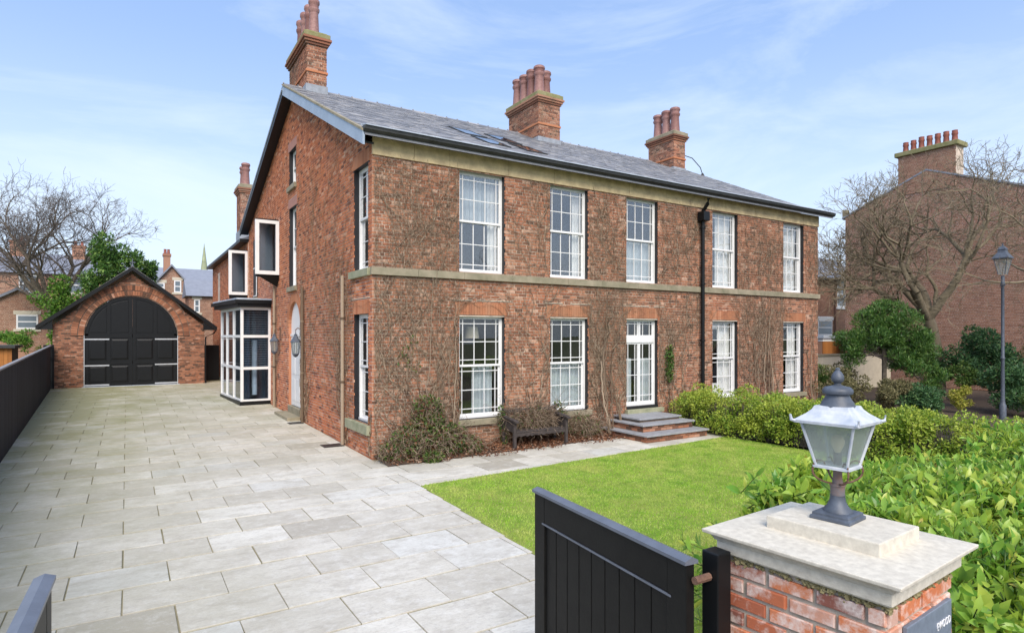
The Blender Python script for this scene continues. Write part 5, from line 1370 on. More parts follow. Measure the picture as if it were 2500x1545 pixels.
creep2 = thing('wall_creeper', (-.03, 4, 0), 'thin bare creeper stems climbing the gable wall beside the pipes', 'climbing plant')
link('stems', mesh_np('stems', V, F), 'creeper', creep2, kind='stuff')
# green ivy on the wall by the hedge
def leaf_cluster(name, parent, mat, centers, radii, n, size, rng, up=.2, aspect=.6, flat=None, kind='stuff', fold=True):
    centers = np.array(centers, float); radii = np.array(radii, float)
    w = np.prod(radii, 1) ** .7; idx = rng.choice(len(centers), n, p=w / w.sum())
    d = unit(rng.normal(size=(n, 3))); rr = rng.uniform(.35, 1.0, n) ** .5
    P = centers[idx] + d * radii[idx] * rr[:, None]
    D = unit(d * .7 + rng.normal(size=(n, 3)) * .8 + np.array([0, 0, up])); Nn = unit(d + rng.normal(size=(n, 3)) * .6 + np.array([0, 0, .4]))
    L_ = rng.uniform(.6, 1.25, n) * size
    V, F = quads_np(P, D, Nn, L_, L_ * aspect)
    return link(name, mesh_np(name, V, F), mat, parent, kind=kind)
rng = np.random.default_rng(21)
ivy = thing('ivy_plant', (9.4, -.06, 1.0), 'small green ivy patch on the brick wall above the clipped hedge', 'ivy')
leaf_cluster('leaves', ivy, 'ivy', [(9.4, -.07, 1.5 + k * .12) for k in range(8)], [(.16, .05, .14)] * 8, 420, .085, rng)
m = MB(); m.tube([(9.45, -.05, .8), (9.38, -.05, 1.5), (9.42, -.05, 2.3)], .008, 5); m.build('stem', 'creeper', ivy)
ivy = thing('ivy_plant', (.95, -.06, 2.0), 'sparse yellow-green ivy sprigs on the wall left of the first lower window', 'ivy')
leaf_cluster('leaves', ivy, 'ivy', [(.8, -.05, 2.4), (.95, -.05, 2.6), (.7, -.05, 2.2), (1.0, -.05, 2.1)], [(.16, .03, .16)] * 4, 70, .07, rng)
m = MB(); m.tube([(.8, -.03, 1.4), (.85, -.03, 2.1), (.95, -.03, 2.7)], .006, 5); m.build('stem', 'creeper', ivy)

# ---- dead ivy mound, small shrubs and leaf litter along the wall
def mound(name, label, cs, rs, nt, nl, ng, lsize, group=None, seed=1, top_down=True):
    rng = np.random.default_rng(seed); o = thing(name, (cs[0][0], cs[0][1], 0), label, 'shrub', group)
    P0, P1, R0, R1 = [], [], [], []
    for k in range(nt):
        i = rng.integers(len(cs)); c_, r_ = np.array(cs[i]), np.array(rs[i])
        d = unit(rng.normal(size=3)); d[2] = abs(d[2]); p = c_ + d * r_ * rng.uniform(.7, 1.05)
        v_ = np.array([d[0] * .5, d[1] * .5 - .2, -.2 + rng.normal() * .3]); 
        for q in range(rng.integers(4, 9)):
            v_ = unit(v_ + np.array([0, 0, -.16]) + rng.normal(size=3) * .62); p2 = p + v_ * rng.uniform(.06, .13)
            if p2[2] < .02: break
            if p2[1] > -.03: p2[1] = -.03
            P0.append(p); P1.append(p2); R0.append(.0045 * rng.uniform(.5, 1.3)); R1.append(.003); p = p2
    V, F = seg_mesh(P0, P1, R0, R1, 3); link('stems', mesh_np('stems', V, F), 'creeper', o, kind='stuff')
    leaf_cluster('dead_leaves', o, 'dead_leaf', cs, np.array(rs) * .92, nl, lsize, rng)
    leaf_cluster('leaves', o, 'ivy', cs, np.array(rs) * 1.02, ng, lsize, rng)
    return o
mound('ivy_mound', 'big tangled mound of half-dead ivy against the wall by the house corner', [(1.2, -.40, .45), (.7, -.45, .32), (1.75, -.42, .32), (1.25, -.28, .95), (.35, -.42, .18), (2.2, -.45, .15)], [(.62, .42, .55), (.45, .40, .42), (.45, .40, .42), (.42, .28, .45), (.32, .32, .28), (.35, .35, .25)], 1100, 2600, 5200, .075, seed=2)
mound('low_shrub', 'small leafy green sprig at the path edge in front of the ivy mound', [(1.05, -1.0, .1)], [(.22, .14, .14)], 40, 30, 320, .07, seed=3)
mound('low_shrub', 'untidy green and brown shrub between the bench and the steps', [(5.7, -.3, .32), (6.1, -.3, .22)], [(.38, .25, .35), (.35, .25, .28)], 420, 160, 520, .07, seed=4)
mound('low_shrub', 'green leafy plant growing up behind the right arm of the bench', [(5.05, -.22, .75), (5.15, -.2, .5)], [(.16, .12, .3), (.2, .15, .3)], 60, 20, 420, .075, seed=5)
mound('low_shrub', 'thin green climber beside the left arm of the bench', [(3.3, -.25, .6), (3.28, -.22, .85), (3.3, -.3, .3)], [(.12, .1, .25), (.1, .1, .2), (.12, .1, .25)], 70, 30, 260, .07, seed=6)
rng = np.random.default_rng(9)
N = 9000; x = rng.uniform(.1, 6.9, N); lim = -1.05 + .25 * np.sin(x * 1.7) * .5 + .15 * np.sin(x * 4.1); yv = -np.abs(rng.normal(0, .5, N)) - .03
keep = yv > lim - rng.exponential(.06, N); x, yv = x[keep], yv[keep]; n = len(x)
zz = .01 + np.abs(rng.normal(0, .02, n)) + np.clip(.10 * (1 + yv / .7), 0, .1)
P = np.stack([x, yv, zz], 1); D = rdir(n, 0, rng); D[:, 2] *= .4; Nn = unit(rng.normal(size=(n, 3)) * .45 + np.array([0, 0, 1.]))
L_ = rng.uniform(.035, .075, n); V, F = quads_np(P, D, Nn, L_, L_ * .7)
link('leaf_litter', mesh_np('leaf_litter', V, F), 'dead_leaf', kind='stuff', label='rust-brown dead leaves lying along the foot of the front wall', category='leaves')
m = MB(); m.v = [(.02, -.95, .001), (6.7, -.75, .001), (6.7, 0, .09), (.02, 0, .09)]; m.f = [(0, 1, 2, 3)]; m.build('wall_bed', 'soil', kind='structure')

# ---- bench
bench = thing('garden_bench', (4.1, -.5, 0), 'weathered dark wooden garden bench overgrown with dry ivy under the windows', 'bench')
bx0, bx1, by0, by1 = 3.28, 4.93, -.80, -.22
for k in range(4):
    yy = by0 + .02 + k * .14; MB().box(bx0 + .05, bx1 - .05, yy, yy + .115, .405, .43).build('seat_slat', 'wood_bench', bench, bevel=.005)
for xx in (bx0, bx1 - .075):
    MB().box(xx, xx + .075, by0, by0 + .07, 0, .68).build('leg', 'wood_bench', bench, bevel=.006); MB().box(xx, xx + .075, by1 - .07, by1, 0, .95).build('leg', 'wood_bench', bench, bevel=.006)
    m = MB(); m.prism([(xx - .02, by0 - .09, .655), (xx - .02, by0 - .10, .70), (xx - .02, by0 - .02, .725), (xx - .02, by1 - .02, .80), (xx - .02, by1 - .02, .74), (xx - .02, by0, .68)], (.115, 0, 0)); m.build('arm', 'wood_bench', bench, bevel=.008)
    m = MB(); m.prism([(xx + .02, by0 + .05, .43), (xx + .02, by0 + .05, .68), (xx + .02, by1 - .05, .74), (xx + .02, by1 - .05, .43)], (.03, 0, 0)); m.build('arm_panel', 'wood_bench', bench)
m = MB(); xs = np.linspace(bx0 + .075, bx1 - .075, 23)
pts = [(x_, by0 + .02, .40) for x_ in xs[::-1]] + [(x_, by0 + .02, .29 + .04 * abs(math.sin(i * math.pi / 2.4))) for i, x_ in enumerate(xs)]
m.prism(pts, (0, .025, 0)); m.build('apron', 'wood_bench', bench)
for k in range(9):
    xx = bx0 + .15 + k * .165; MB().box(xx, xx + .05, by1 - .06, by1 - .035, .45, .86).build('back_slat', 'wood_bench', bench)
MB().box(bx0 + .05, bx1 - .05, by1 - .07, by1 - .02, .84, .93).build('back_rail', 'wood_bench', bench, bevel=.01)
mound('bench_ivy', 'dry grey-green ivy tangle spilling over the back of the bench', [(3.85, -.30, .68), (4.3, -.3, .72), (4.1, -.35, .55), (4.6, -.28, .6)], [(.35, .14, .22), (.35, .14, .26), (.5, .18, .14), (.25, .12, .2)], 700, 380, 380, .06, seed=12)

# ================================================================== HEDGES
rng = np.random.default_rng(31)
hedge = thing('clipped_hedge', (9.8, -4.5, 0), 'clipped yellow-green garden hedge running out from the house wall', 'hedge')
cs, rs = [], []
for k in range(230):
    y_ = rng.uniform(-9.4, -.35); x_ = rng.uniform(9.28, 10.25); z_ = rng.uniform(.08, 1.0 + .16 * (y_ > -2.5))
    cs.append((x_, y_, z_)); rs.append((.30, .32, .26))
n = 60000
cs_, rs_ = np.array(cs), np.array(rs); idx = rng.integers(len(cs_), size=n); d = unit(rng.normal(size=(n, 3)) + np.array([-.25, -.1, .35]))
P = cs_[idx] + d * rs_[idx] * rng.uniform(.75, 1.05, n)[:, None]; P = P[(P[:, 2] > .03)]; d = d[:len(P)]
n = len(P); D = unit(rng.normal(size=(n, 3)) * .8 + np.array([0, 0, .55])); Nn = unit(rng.normal(size=(n, 3)) + np.array([-.3, -.5, .8])); L_ = rng.uniform(.045, .085, n)
V, F = leaves_np(P, D, Nn, L_, L_ * .55, .12); link('leaves', mesh_np('leaves', V, F), 'privet', hedge, kind='stuff')
P0, P1, R0, R1 = [], [], [], []
for k in range(700):
    y_ = rng.uniform(-9.4, -.4); x_ = rng.uniform(9.4, 10.2); p = np.array([x_, y_, 0.0])
    for q in range(6):
        p2 = p + np.array([rng.normal() * .05, rng.normal() * .05, rng.uniform(.1, .2)]); P0.append(p); P1.append(p2); R0.append(.007); R1.append(.005); p = p2
V, F = seg_mesh(P0, P1, R0, R1, 3); link('stems', mesh_np('stems', V, F), 'twig_dark', hedge, kind='stuff')
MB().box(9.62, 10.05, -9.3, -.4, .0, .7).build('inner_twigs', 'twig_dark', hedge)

laurel = thing('laurel_hedge', (4, -10.8, 0), 'bushy bright green laurel hedge with large glossy leaves behind the pier', 'hedge')
rng = np.random.default_rng(41)
LPos, LDir, LNor, LL, LW = [], [], [], [], []; SP0, SP1, SR0, SR1 = [], [], [], []
def ltop(x_, y_): return 1.46 + .10 * math.sin(x_ * 1.3 + .5) + .08 * math.sin(x_ * 3.1 + y_ * 2) + .05 * math.sin(y_ * 5) - .35 * max(0, -.1 - x_) + .012 * x_
ns = 0
while ns < 4600:
    y_ = rng.uniform(-12.25, -9.75); xlo = -1.05 if y_ < -11.25 else -.05 + .35 * max(0, y_ + 10.6)
    x_ = xlo + rng.uniform(0, 1) ** 1.7 * 11.3
    edge = min(y_ + 12.35, -9.65 - y_)
    face = rng.random()
    if x_ < -.85 and y_ < -11.1 and rng.random() < .0: continue
    if x_ < PX1 + .10 + .1 and y_ < PY1 + .1 and x_ < -1.15: continue
    if face < .58:
        z_ = ltop(x_, y_) - (.55 * max(0, .28 - edge) / .28) - abs(rng.normal(0, .05)); dirv = np.array([rng.normal() * .35, rng.normal() * .35, 1.0])
    else:
        y_ = -12.25 + abs(rng.normal(0, .12)) if rng.random() < .75 else -9.75 - abs(rng.normal(0, .1)); z_ = rng.uniform(.35, ltop(x_, y_) - .05)
        s_ = -1 if y_ < -11 else 1
        if rng.random() < .22: y_ = rng.uniform(-12.2, -9.9); x_ = (-1.02 if y_ < -11.25 else .0) + abs(rng.normal(0, .1))
        dirv = np.array([rng.normal() * .5 - (.5 if x_ < .15 else 0), s_ * .7 + rng.normal() * .3, .55])
    if x_ < PX1 + .16 and PY0 - .15 < y_ < PY1 + .15: x_ = PX1 + .18
    if y_ < -11.95 and x_ < -1.0: y_ = -11.95
    tip = np.array([x_, y_, z_]); dirv = unit(dirv); base = tip - dirv * rng.uniform(.22, .40)
    nl = rng.integers(7, 12); ph = rng.uniform(0, 6.28); side = unit(np.cross(dirv, rng.normal(size=3))); up2 = np.cross(dirv, side)
    SP0.append(base); SP1.append(tip); SR0.append(.006); SR1.append(.003)
    for q in range(nl):
        f = q / nl; a_ = ph + q * 2.4; out = side * math.cos(a_) + up2 * math.sin(a_)
        p = base + (tip - base) * (f * .98); spread = 1.15 - .75 * f
        d = unit(dirv * (1 - .45 * spread) + out * spread + rng.normal(size=3) * .12); LPos.append(p); LDir.append(d); LNor.append(unit(dirv * .9 - out * .25 + rng.normal(size=3) * .15))
        l_ = rng.uniform(.08, .175) * (1.1 - .35 * f); LL.append(l_); LW.append(l_ * rng.uniform(.30, .40))
    ns += 1
LPos, LDir, LNor, LL, LW = map(np.array, (LPos, LDir, LNor, LL, LW))
order = np.argsort(np.linalg.norm(LPos + LDir * .05 - CAM, axis=1)); big, rest = order[:300], order[300:]
V, F = leaf8_np(LPos[rest], LDir[rest], LNor[rest], LL[rest], LW[rest], .16); link('leaves', mesh_np('leaves', V, F, True), 'laurel', laurel, kind='stuff')
V1, F1 = leaf8_np(np.zeros((1, 3)), np.array([[1., 0, 0]]), np.array([[0, 0, 1.]]), np.ones(1), np.array([.36]), .16)
LM = mesh_np('laurel_leaf', V1, F1, True); LM.materials.append(M['laurel'])
for i in big:
    d = Vector(LDir[i]); nn = Vector(LNor[i]); s_ = d.cross(nn).normalized(); u_ = s_.cross(d)
    rt = Matrix((d, -s_, u_)).transposed(); 
    link('leaf', LM, None, laurel, loc=Vector(LPos[i]), rot=rt.to_euler(), scale=(LL[i],) * 3)
V, F = seg_mesh(SP0, SP1, SR0, SR1, 4); link('shoots', mesh_np('shoots', V, F), 'ivy', laurel, kind='stuff')
P0, P1, R0, R1 = [], [], [], []
for k in range(420):
    y_ = rng.uniform(-12, -10.1); x_ = (-.9 if y_ < -11.25 else .1) + rng.uniform(0, 1) ** 1.4 * 11; p = np.array([x_, y_, 0.])
    for q in range(6):
        p2 = p + np.array([rng.normal() * .08, rng.normal() * .08, .2]); 
        if p2[0] < PX1 + .1 and p2[1] < PY1 + .1: p2[0] = PX1 + .12
        P0.append(p); P1.append(p2); R0.append(.010); R1.append(.008); p = p2
V, F = seg_mesh(P0, P1, R0, R1, 4); link('branches', mesh_np('branches', V, F), 'twig_dark', laurel, kind='stuff')
leaf_cluster('inner_leaves', laurel, 'ivy', [(x_, -11.0, .6) for x_ in np.linspace(.5, 10.5, 24)], [(.4, .95, .62)] * 24, 9000, .12, rng)  # darker leaf colour paints in the shade of the gaps inside the hedge

# ================================================================== TREES
def tree(name, base, label, spec, seed, mat='bark', twig='twig_dark', group='bare winter trees', cat='tree'):
    """spec: height of fork, trunk radius, crown size, levels"""
    rg = random.Random(seed); o = thing(name, base, label, cat, group)
    big, small = ([], [], [], []), ([], [], [], [])
    def add(L4, a, b, r0, r1): L4[0].append(a); L4[1].append(b); L4[2].append(r0); L4[3].append(r1)
    def grow(p, d, ln, r, dep):
        seg = max(.16, ln / 6); k = int(ln / seg); taper = (r * spec.get('taper', .55)) / r
        for i in range(k):
            wob = spec['wob'] * (1 + .25 * dep)
            d = unit(d + np.array([rg.gauss(0, wob), rg.gauss(0, wob), rg.gauss(0, wob * .6) + spec['up'] * (.6 if dep > 1 else 1)]))
            p2 = p + d * seg; r2 = r * (1 - (1 - taper) / k)
            add(big if r > .02 else small, p, p2, r, r2); p, r = p2, r2
            if dep > 0 and dep < spec['lv'] and rg.random() < spec['side']:
                child(p, d, ln * rg.uniform(.45, .75), r * rg.uniform(.4, .65), dep + 1)
        if dep < spec['lv']:
            n_ = spec['n'][min(dep, len(spec['n']) - 1)]
            for q in range(n_): child(p, d, ln * rg.uniform(*spec['dec']), r * rg.uniform(.62, .85), dep + 1)
    def child(p, d, ln, r, dep):
        ax = unit(np.cross(d, np.array([rg.gauss(0, 1), rg.gauss(0, 1), rg.gauss(0, 1)]))); an = rg.uniform(*spec['ang'])
        d2 = unit(d * math.cos(an) + ax * math.sin(an)); 
        if 'flat' in spec: d2 = unit(d2 * np.array([1, 1, spec['flat']]))
        grow(p, d2, ln, max(r, spec.get('minr', .0055)), dep)
    for (off, d0, ln, r) in spec['stems']:
        grow(np.array(base, float) + np.array(off), unit(np.array(d0, float)), ln, r, spec.get('d0', 0))
    V, F = seg_mesh(*big, n=7); link('trunk', mesh_np('trunk', V, F, True), mat, o)
    V, F = seg_mesh(*small, n=3); link('twigs', mesh_np('twigs', V, F), twig, o, kind='stuff')
    return o, len(big[0]), len(small[0])
rr_ = []
o, a, b_ = tree('bare_tree', (-7.9, 31, .3), 'big spreading bare tree with ivy on its trunk behind the garage', dict(lv=6, n=(6, 4, 3, 3, 3, 2), dec=(.58, .78), ang=(.36, .95), wob=.10, up=.06, side=.22, minr=.0085, stems=[((0, 0, 0), (.05, 0, 1), 4.1, .32)]), 12)
rr_.append((a, b_))
rng = np.random.default_rng(51)
leaf_cluster('ivy_leaves', o, 'ivy_bright', [(-7.9 + .1 * math.sin(k), 30.8, .8 + k * .42) for k in range(13)] + [(-8.6, 30.6, 4.6), (-9.0, 30.5, 4.9), (-7.3, 30.6, 4.7), (-6.9, 30.5, 5.1), (-8.3, 30.5, 3.8), (-7.2, 30.5, 3.6)], [(.55, .5, .5)] * 13 + [(.45, .4, .35)] * 6, 5200, .17, rng)
o, a, b_ = tree('bare_tree', (25.6, -.5, 0), 'broad bare tree standing in front of the tall brick gable on the right', dict(lv=6, n=(5, 4, 3, 3, 3, 2), dec=(.60, .80), ang=(.38, .95), wob=.12, up=.07, side=.26, minr=.0085, stems=[((0, 0, 0), (.02, .03, 1), 3.7, .38)]), 5, mat='bark_light', twig='bark_light')
rr_.append((a, b_))
o, a, b_ = tree('bare_tree', (21.5, -8.6, 0), 'bare tree reaching in from the right edge above the street lamp', dict(lv=6, n=(4, 3, 3, 2, 2, 2), dec=(.66, .86), ang=(.35, .85), wob=.13, up=.02, side=.2, minr=.007, stems=[((0, 0, 0), (.0, .05, 1), 3.1, .26)]), 8, mat='bark_light', twig='bark_light')
rr_.append((a, b_))
# trees across the road, seen mirrored in the windows
for i, (x_, y_) in enumerate(((9, -34), (16, -38), (24, -33), (2, -40))):
    o, a, b_ = tree('bare_tree', (x_, y_, -.1), ('bare roadside tree opposite the second window', 'bare roadside tree opposite the fifth window', 'bare roadside tree furthest right across the road', 'bare roadside tree furthest left across the road')[i], dict(lv=5, n=(4, 3, 3, 2, 2), dec=(.62, .82), ang=(.3, .75), wob=.1, up=.05, side=.14, stems=[((0, 0, 0), (0, 0, 1), 3.5, .3)]), 30 + i)


def evergreen(name, base, label, blobs, n, size, mat, cat='tree', group='evergreens and shrubs', trunk=None, seed=1, aspect=.45, up=.2):
    rng = np.random.default_rng(seed); o = thing(name, base, label, cat, group)
    cs, rs = [], []
    for (c_, r_, k) in blobs:
        for q in range(k):
            d = unit(rng.normal(size=3)); cs.append(np.array(c_) + d * np.array(r_) * rng.uniform(.25, .95)); rs.append(np.array(r_) * rng.uniform(.22, .42))
    leaf_cluster('foliage', o, mat, cs, rs, n, size, rng, aspect=aspect, up=up)
    if trunk:
        m = MB(); m.tube(trunk[0], trunk[1], 8); m.build('trunk', 'bark', o, smooth=True)
        P0, P1 = [], []
        for c_ in cs[::2]:
            t0 = np.array(trunk[0][-1]) + np.array([0, 0, rng.uniform(-.6, .4)]); P0.append(t0); P1.append(c_)
        V, F = seg_mesh(P0, P1, [.03] * len(P0), [.012] * len(P0), 4); link('branches', mesh_np('branches', V, F), 'twig_dark', o, kind='stuff')
    return o
evergreen('evergreen_tree', (-5.4, 30, .3), 'dark evergreen tree rising behind the garage roof', [((-5.6, 30, 6.9), (1.4, 1.2, 1.9), 18), ((-4.6, 30.2, 7.3), (1.0, 1.0, 1.0), 10), ((-6.2, 29.8, 5.2), (1.0, 1.0, 1.4), 10)], 7500, .22, 'evergreen', trunk=([(-5.4, 30, .3), (-5.4, 30, 5)], .16), seed=3)
evergreen('evergreen_tree', (-3.6, 30.5, .3), 'small dark evergreen showing over the garage ridge', [((-3.55, 30.5, 6.7), (.65, .6, 1.0), 10)], 1800, .2, 'evergreen', trunk=([(-3.6, 30.5, .3), (-3.6, 30.5, 6)], .1), seed=4)
evergreen('ivy_bush', (-9.2, 24, .3), 'bright green ivy bush overhanging the fence left of the garage', [((-9.3, 24, 2.75), (1.2, .8, .42), 12), ((-8.5, 23.6, 2.3), (.5, .5, .5), 5)], 2600, .13, 'ivy_bright', cat='bush', seed=5)
evergreen('pine_tree', (20.5, -.85, 0), 'rounded green pine with upright tufts on a slim trunk in the garden on the right', [((20.5, -.9, 3.0), (1.15, 1.0, 1.05), 34), ((21.5, -1.5, 2.2), (1.0, .9, .9), 22), ((19.6, -.2, 2.5), (.75, .7, .65), 16), ((20.6, -1, 3.9), (.5, .5, .45), 8), ((22.0, -1.8, 1.4), (.7, .6, .6), 12), ((20.9, -1.5, 1.7), (.9, .7, .5), 14), ((21.6, -2.0, .9), (.6, .5, .4), 8), ((19.4, -.3, 1.9), (.6, .6, .5), 8)], 36000, .17, 'evergreen', trunk=([(20.5, -.85, 0), (20.52, -.85, 2.4)], .09), seed=6, aspect=.16, up=1.0)
evergreen('dark_shrub', (26.2, -2, 0), 'spreading dark green shrub below the tall gable', [((26.2, -2.0, 2.0), (1.5, 1.2, 1.25), 18), ((25, -1.3, 1.5), (.9, .9, .9), 8)], 7000, .16, 'shrub_dark', cat='shrub', seed=7)
evergreen('dark_shrub', (22.3, -4.5, 0), 'dark green shrub at the foot of the street lamp', [((22.0, -4.4, 1.0), (1.3, 1.1, .95), 16), ((23.5, -5.2, .9), (1.1, .9, .8), 8)], 8000, .13, 'shrub_dark', cat='shrub', seed=8)
evergreen('yellow_shrub', (20.8, -3.45, 0), 'small yellow-leaved shrub among the dark shrubs', [((20.85, -3.4, .65), (.42, .4, .42), 9)], 1700, .085, 'shrub_yellow', cat='shrub', seed=9)
evergreen('dark_shrub', (19.9, -2.6, 0), 'low spreading green shrub between the slim tree and the yellow shrub', [((19.7, -2.6, .55), (1.2, .9, .6), 14)], 5000, .12, 'shrub_dark', cat='shrub', seed=10)
evergreen('garden_hedge', (18.2, .3, 0), 'brownish clipped hedge beyond the end of the house', [((17.9, -.6, .9), (1.1, .9, .75), 16), ((20.5, .9, .9), (1.6, .7, .75), 14)], 9000, .08, 'shrub_brown', cat='hedge', seed=11, aspect=.6)
evergreen('green_shrub', (18.7, .6, 0), 'light green shrub touching the far corner of the house', [((18.3, .3, 1.35), (.6, .6, .6), 8)], 2000, .08, 'ivy', cat='shrub', seed=12)
evergreen('green_shrub', (23.2, -2.3, 0), 'mid green shrub behind the small yellow shrub', [((22.9, -2.6, 1.2), (.8, .8, .55), 9)], 3000, .11, 'ivy', cat='shrub', seed=13)
evergreen('twiggy_shrub', (25.5, -5.5, 0), 'brown twiggy bush at the right edge behind the street lamp', [((25.4, -5.2, 2.2), (1.8, 1.5, 1.6), 16)], 3200, .13, 'shrub_brown', cat='shrub', seed=14, aspect=.3)

evergreen('dark_shrub', (18.6, -2.0, 0), 'low dark shrub behind the lantern finial, left of the slim pine trunk', [((18.5, -1.9, .7), (.9, .7, .65), 12)], 4000, .10, 'shrub_brown', cat='shrub', seed=15)
evergreen('dark_shrub', (24.0, -6.6, 0), 'dark shrub at the right edge beyond the laurel hedge', [((23.6, -6.4, .9), (1.4, 1.0, .8), 14)], 5000, .13, 'shrub_dark', cat='shrub', seed=16)
evergreen('twiggy_shrub', (28.0, -3.6, 0), 'tall brown twiggy bush against the tall brick gable', [((28.2, -3.8, 2.6), (1.8, 1.2, 1.8), 16)], 3600, .13, 'shrub_brown', cat='shrub', seed=17, aspect=.3)
evergreen('green_shrub', (21.9, -5.6, 0), 'low green shrub just beyond the laurel near the street lamp base', [((21.6, -5.7, .5), (1.0, .7, .5), 10)], 3000, .10, 'ivy', cat='shrub', seed=18)
# ================================================================== STREET LAMP ON THE RIGHT
sl_ = thing('street_lamp', (19.6, -5.0, 0), 'old black street lamp post with a glass lantern head', 'street lamp')
m = MB(); m.lathe((19.6, -5.0, 0), [(.10, 0), (.10, .5), (.075, .55), (.06, .7), (.05, 2.0), (.07, 2.05), (.05, 2.1), (.045, 4.4), (.07, 4.45), (.05, 4.55), (.05, 4.75)], 12); m.build('post', 'lamp_grey', sl_, smooth=True)
m = MB(); m.tube([(19.25, -5.2, 4.42), (19.95, -4.8, 4.42)], .016, 6); m.build('ladder_bar', 'lamp_grey', sl_)
m = MB(); m.lathe((19.6, -5.0, 4.78), [(.13, 0), (.26, .52)], 4, SQ); m.build('lantern_glass', M['glass_lamp'], sl_)
for k in range(4):
    a_ = SQ + k * math.pi / 2; m = MB(); m.tube([(19.6 + .13 * math.cos(a_), -5 + .13 * math.sin(a_), 4.78), (19.6 + .26 * math.cos(a_), -5 + .26 * math.sin(a_), 5.3)], .012, 5); m.build('bar', 'lamp_grey', sl_)
m = MB(); m.lathe((19.6, -5.0, 5.3), [(.32, 0), (.32, .03), (.16, .2), (.14, .28), (.16, .3), (.1, .38), (.03, .42), (.02, .5)], 4, SQ); m.build('lantern_roof', 'lamp_grey', sl_)

# ================================================================== NEIGHBOURING HOUSES
def facade_window(parent, o, u, n, u0, u1, z0, z1, frame='white', surround=None):
    m = MB(); f = lambda *k: m.frame_box(o, u, (0, 0, 1), n, *k)
    t_ = .09
    f(u0, u0 + t_, z0, z1, -.02, .03); f(u1 - t_, u1, z0, z1, -.02, .03); f(u0 + t_, u1 - t_, z0, z0 + t_, -.02, .031); f(u0 + t_, u1 - t_, z1 - t_, z1, -.02, .031); f(u0 + t_, u1 - t_, (z0 + z1) / 2 - .04, (z0 + z1) / 2 + .04, -.02, .028)
    w = m.build('window', frame, parent)
    m = MB(); m.frame_box(o, u, (0, 0, 1), n, u0 + .02, u1 - .02, z0 + .02, z1 - .02, -.01, .012); m.build('pane', M.setdefault('pane_far', m_plain('pane_far', (.20, .25, .29), .12, .2, .8)), w)
    if surround:
        MB().frame_box(o, u, (0, 0, 1), n, u0 - .14, u1 + .14, z1, z1 + .25, -.02, .04).build('head', surround, w); MB().frame_box(o, u, (0, 0, 1), n, u0 - .14, u1 + .14, z0 - .16, z0, -.02, .06).build('sill', surround, w)
    return w
def brick_skin(parent, o, u, n, ext, cuts, z0, z1, mat, seed, name='wall', mort='mortar_dirty'):
    B, S_ = courses(z0, z1, ext, cuts, seed)
    w = link(name, strips_mesh(name, S_, tuple(Vector(o) - Vector(n) * .012), u), mort, parent)
    C1, H1, A1 = bricks_mesh('s', B, o, u, n, .0, seed)
    V, F = boxes_np(C1, H1, A1); link('bricks', mesh_np('bricks', V, F), mat, w, kind='stuff'); return w
# big gable house on the right
nb = thing('neighbour_house', (32, 2, 0), 'tall brick house gable with a long chimney of seven pots beyond the trees', 'house')
NX = 32.0; nR, nRZ, nE = 2.65, 11.75, 9.9
def n_ext(z):
    lo, hi = -7.07, 6.6
    k = max(0, (z - nE)) / (nRZ - nE)
    # u runs along -y : u=-7.07 is the rear edge, u=-2.65 the ridge
    if z > nE: lo = -7.07 + k * (7.07 - nR); hi = 1.8 - k * (1.8 + nR)
    return [(lo, hi)] if hi > lo else []
brick_skin(nb, (NX, 0, 0), (0, -1, 0), (-1, 0, 0), n_ext, lambda z: [], 0, nRZ, 'brick_far', 61, mort='mortar')
m = MB(); m.box(NX + .05, NX + 9, -6.5, 7.05, 0, 9.6); m.build('body', 'brick_far', nb)
m = MB(); m.prism([(NX + .02, 7.25, nE - .12), (NX + .02, nR, nRZ - .05), (NX + .02, -6.8, nE - 2.0), (NX + .02, -6.8, nE - 1.9), (NX + .02, nR, nRZ + .07), (NX + .02, 7.25, nE)], (9, 0, 0)); m.build('roof', 'slate_far', nb)
m = MB(); m.prism([(NX - .06, 7.25, nE - .1), (NX - .06, nR, nRZ - .03), (NX - .06, nR, nRZ + .06), (NX - .06, 7.25, nE)], (.12, 0, 0)); m.prism([(NX - .06, -6.8, nE - 1.98), (NX - .06, nR, nRZ - .03), (NX - .06, nR, nRZ + .06), (NX - .06, -6.8, nE - 1.88)], (.12, 0, 0)); m.build('verge', 'slate_far', nb)
st = MB().box(NX - .03, NX + .85, 1.25, 4.07, 10.6, 12.75).build('chimney', 'mortar_dirty', nb)
B, S_ = courses(10.6, 12.75, lambda z: [(0, 2.82)], lambda z: [], 3); C1, H1, A1 = bricks_mesh('c', B, (NX - .042, 4.07, 0), (0, -1, 0), (-1, 0, 0), .0, 4); V, F = boxes_np(C1, H1, A1); link('bricks', mesh_np('bricks', V, F), 'brick_far', st, kind='stuff')
MB().box(NX - .18, NX + 1.0, 1.1, 4.22, 12.75, 13.0).build('chimney_cap', 'cap_mossy', st, bevel=.03)
for k in range(7):
    yy = 1.45 + k * .40; hh = (.62, .66, .66, .66, .70, .62, .6)[k]
    m = MB(); m.lathe((NX + .35, yy, 13.0), [(.16, 0), (.15, .06), (.125, hh * .6), (.15, hh * .66), (.15, hh * .8), (.13, hh * .82), (.14, hh), (.1, hh), (.09, hh * .8)], 12); m.build('chimney_pot', 'pot_red', st, smooth=True)
MB().box(NX, NX + .3, 7.0, 7.25, 9.9, 10.35).build('kneeler', 'stone', nb)
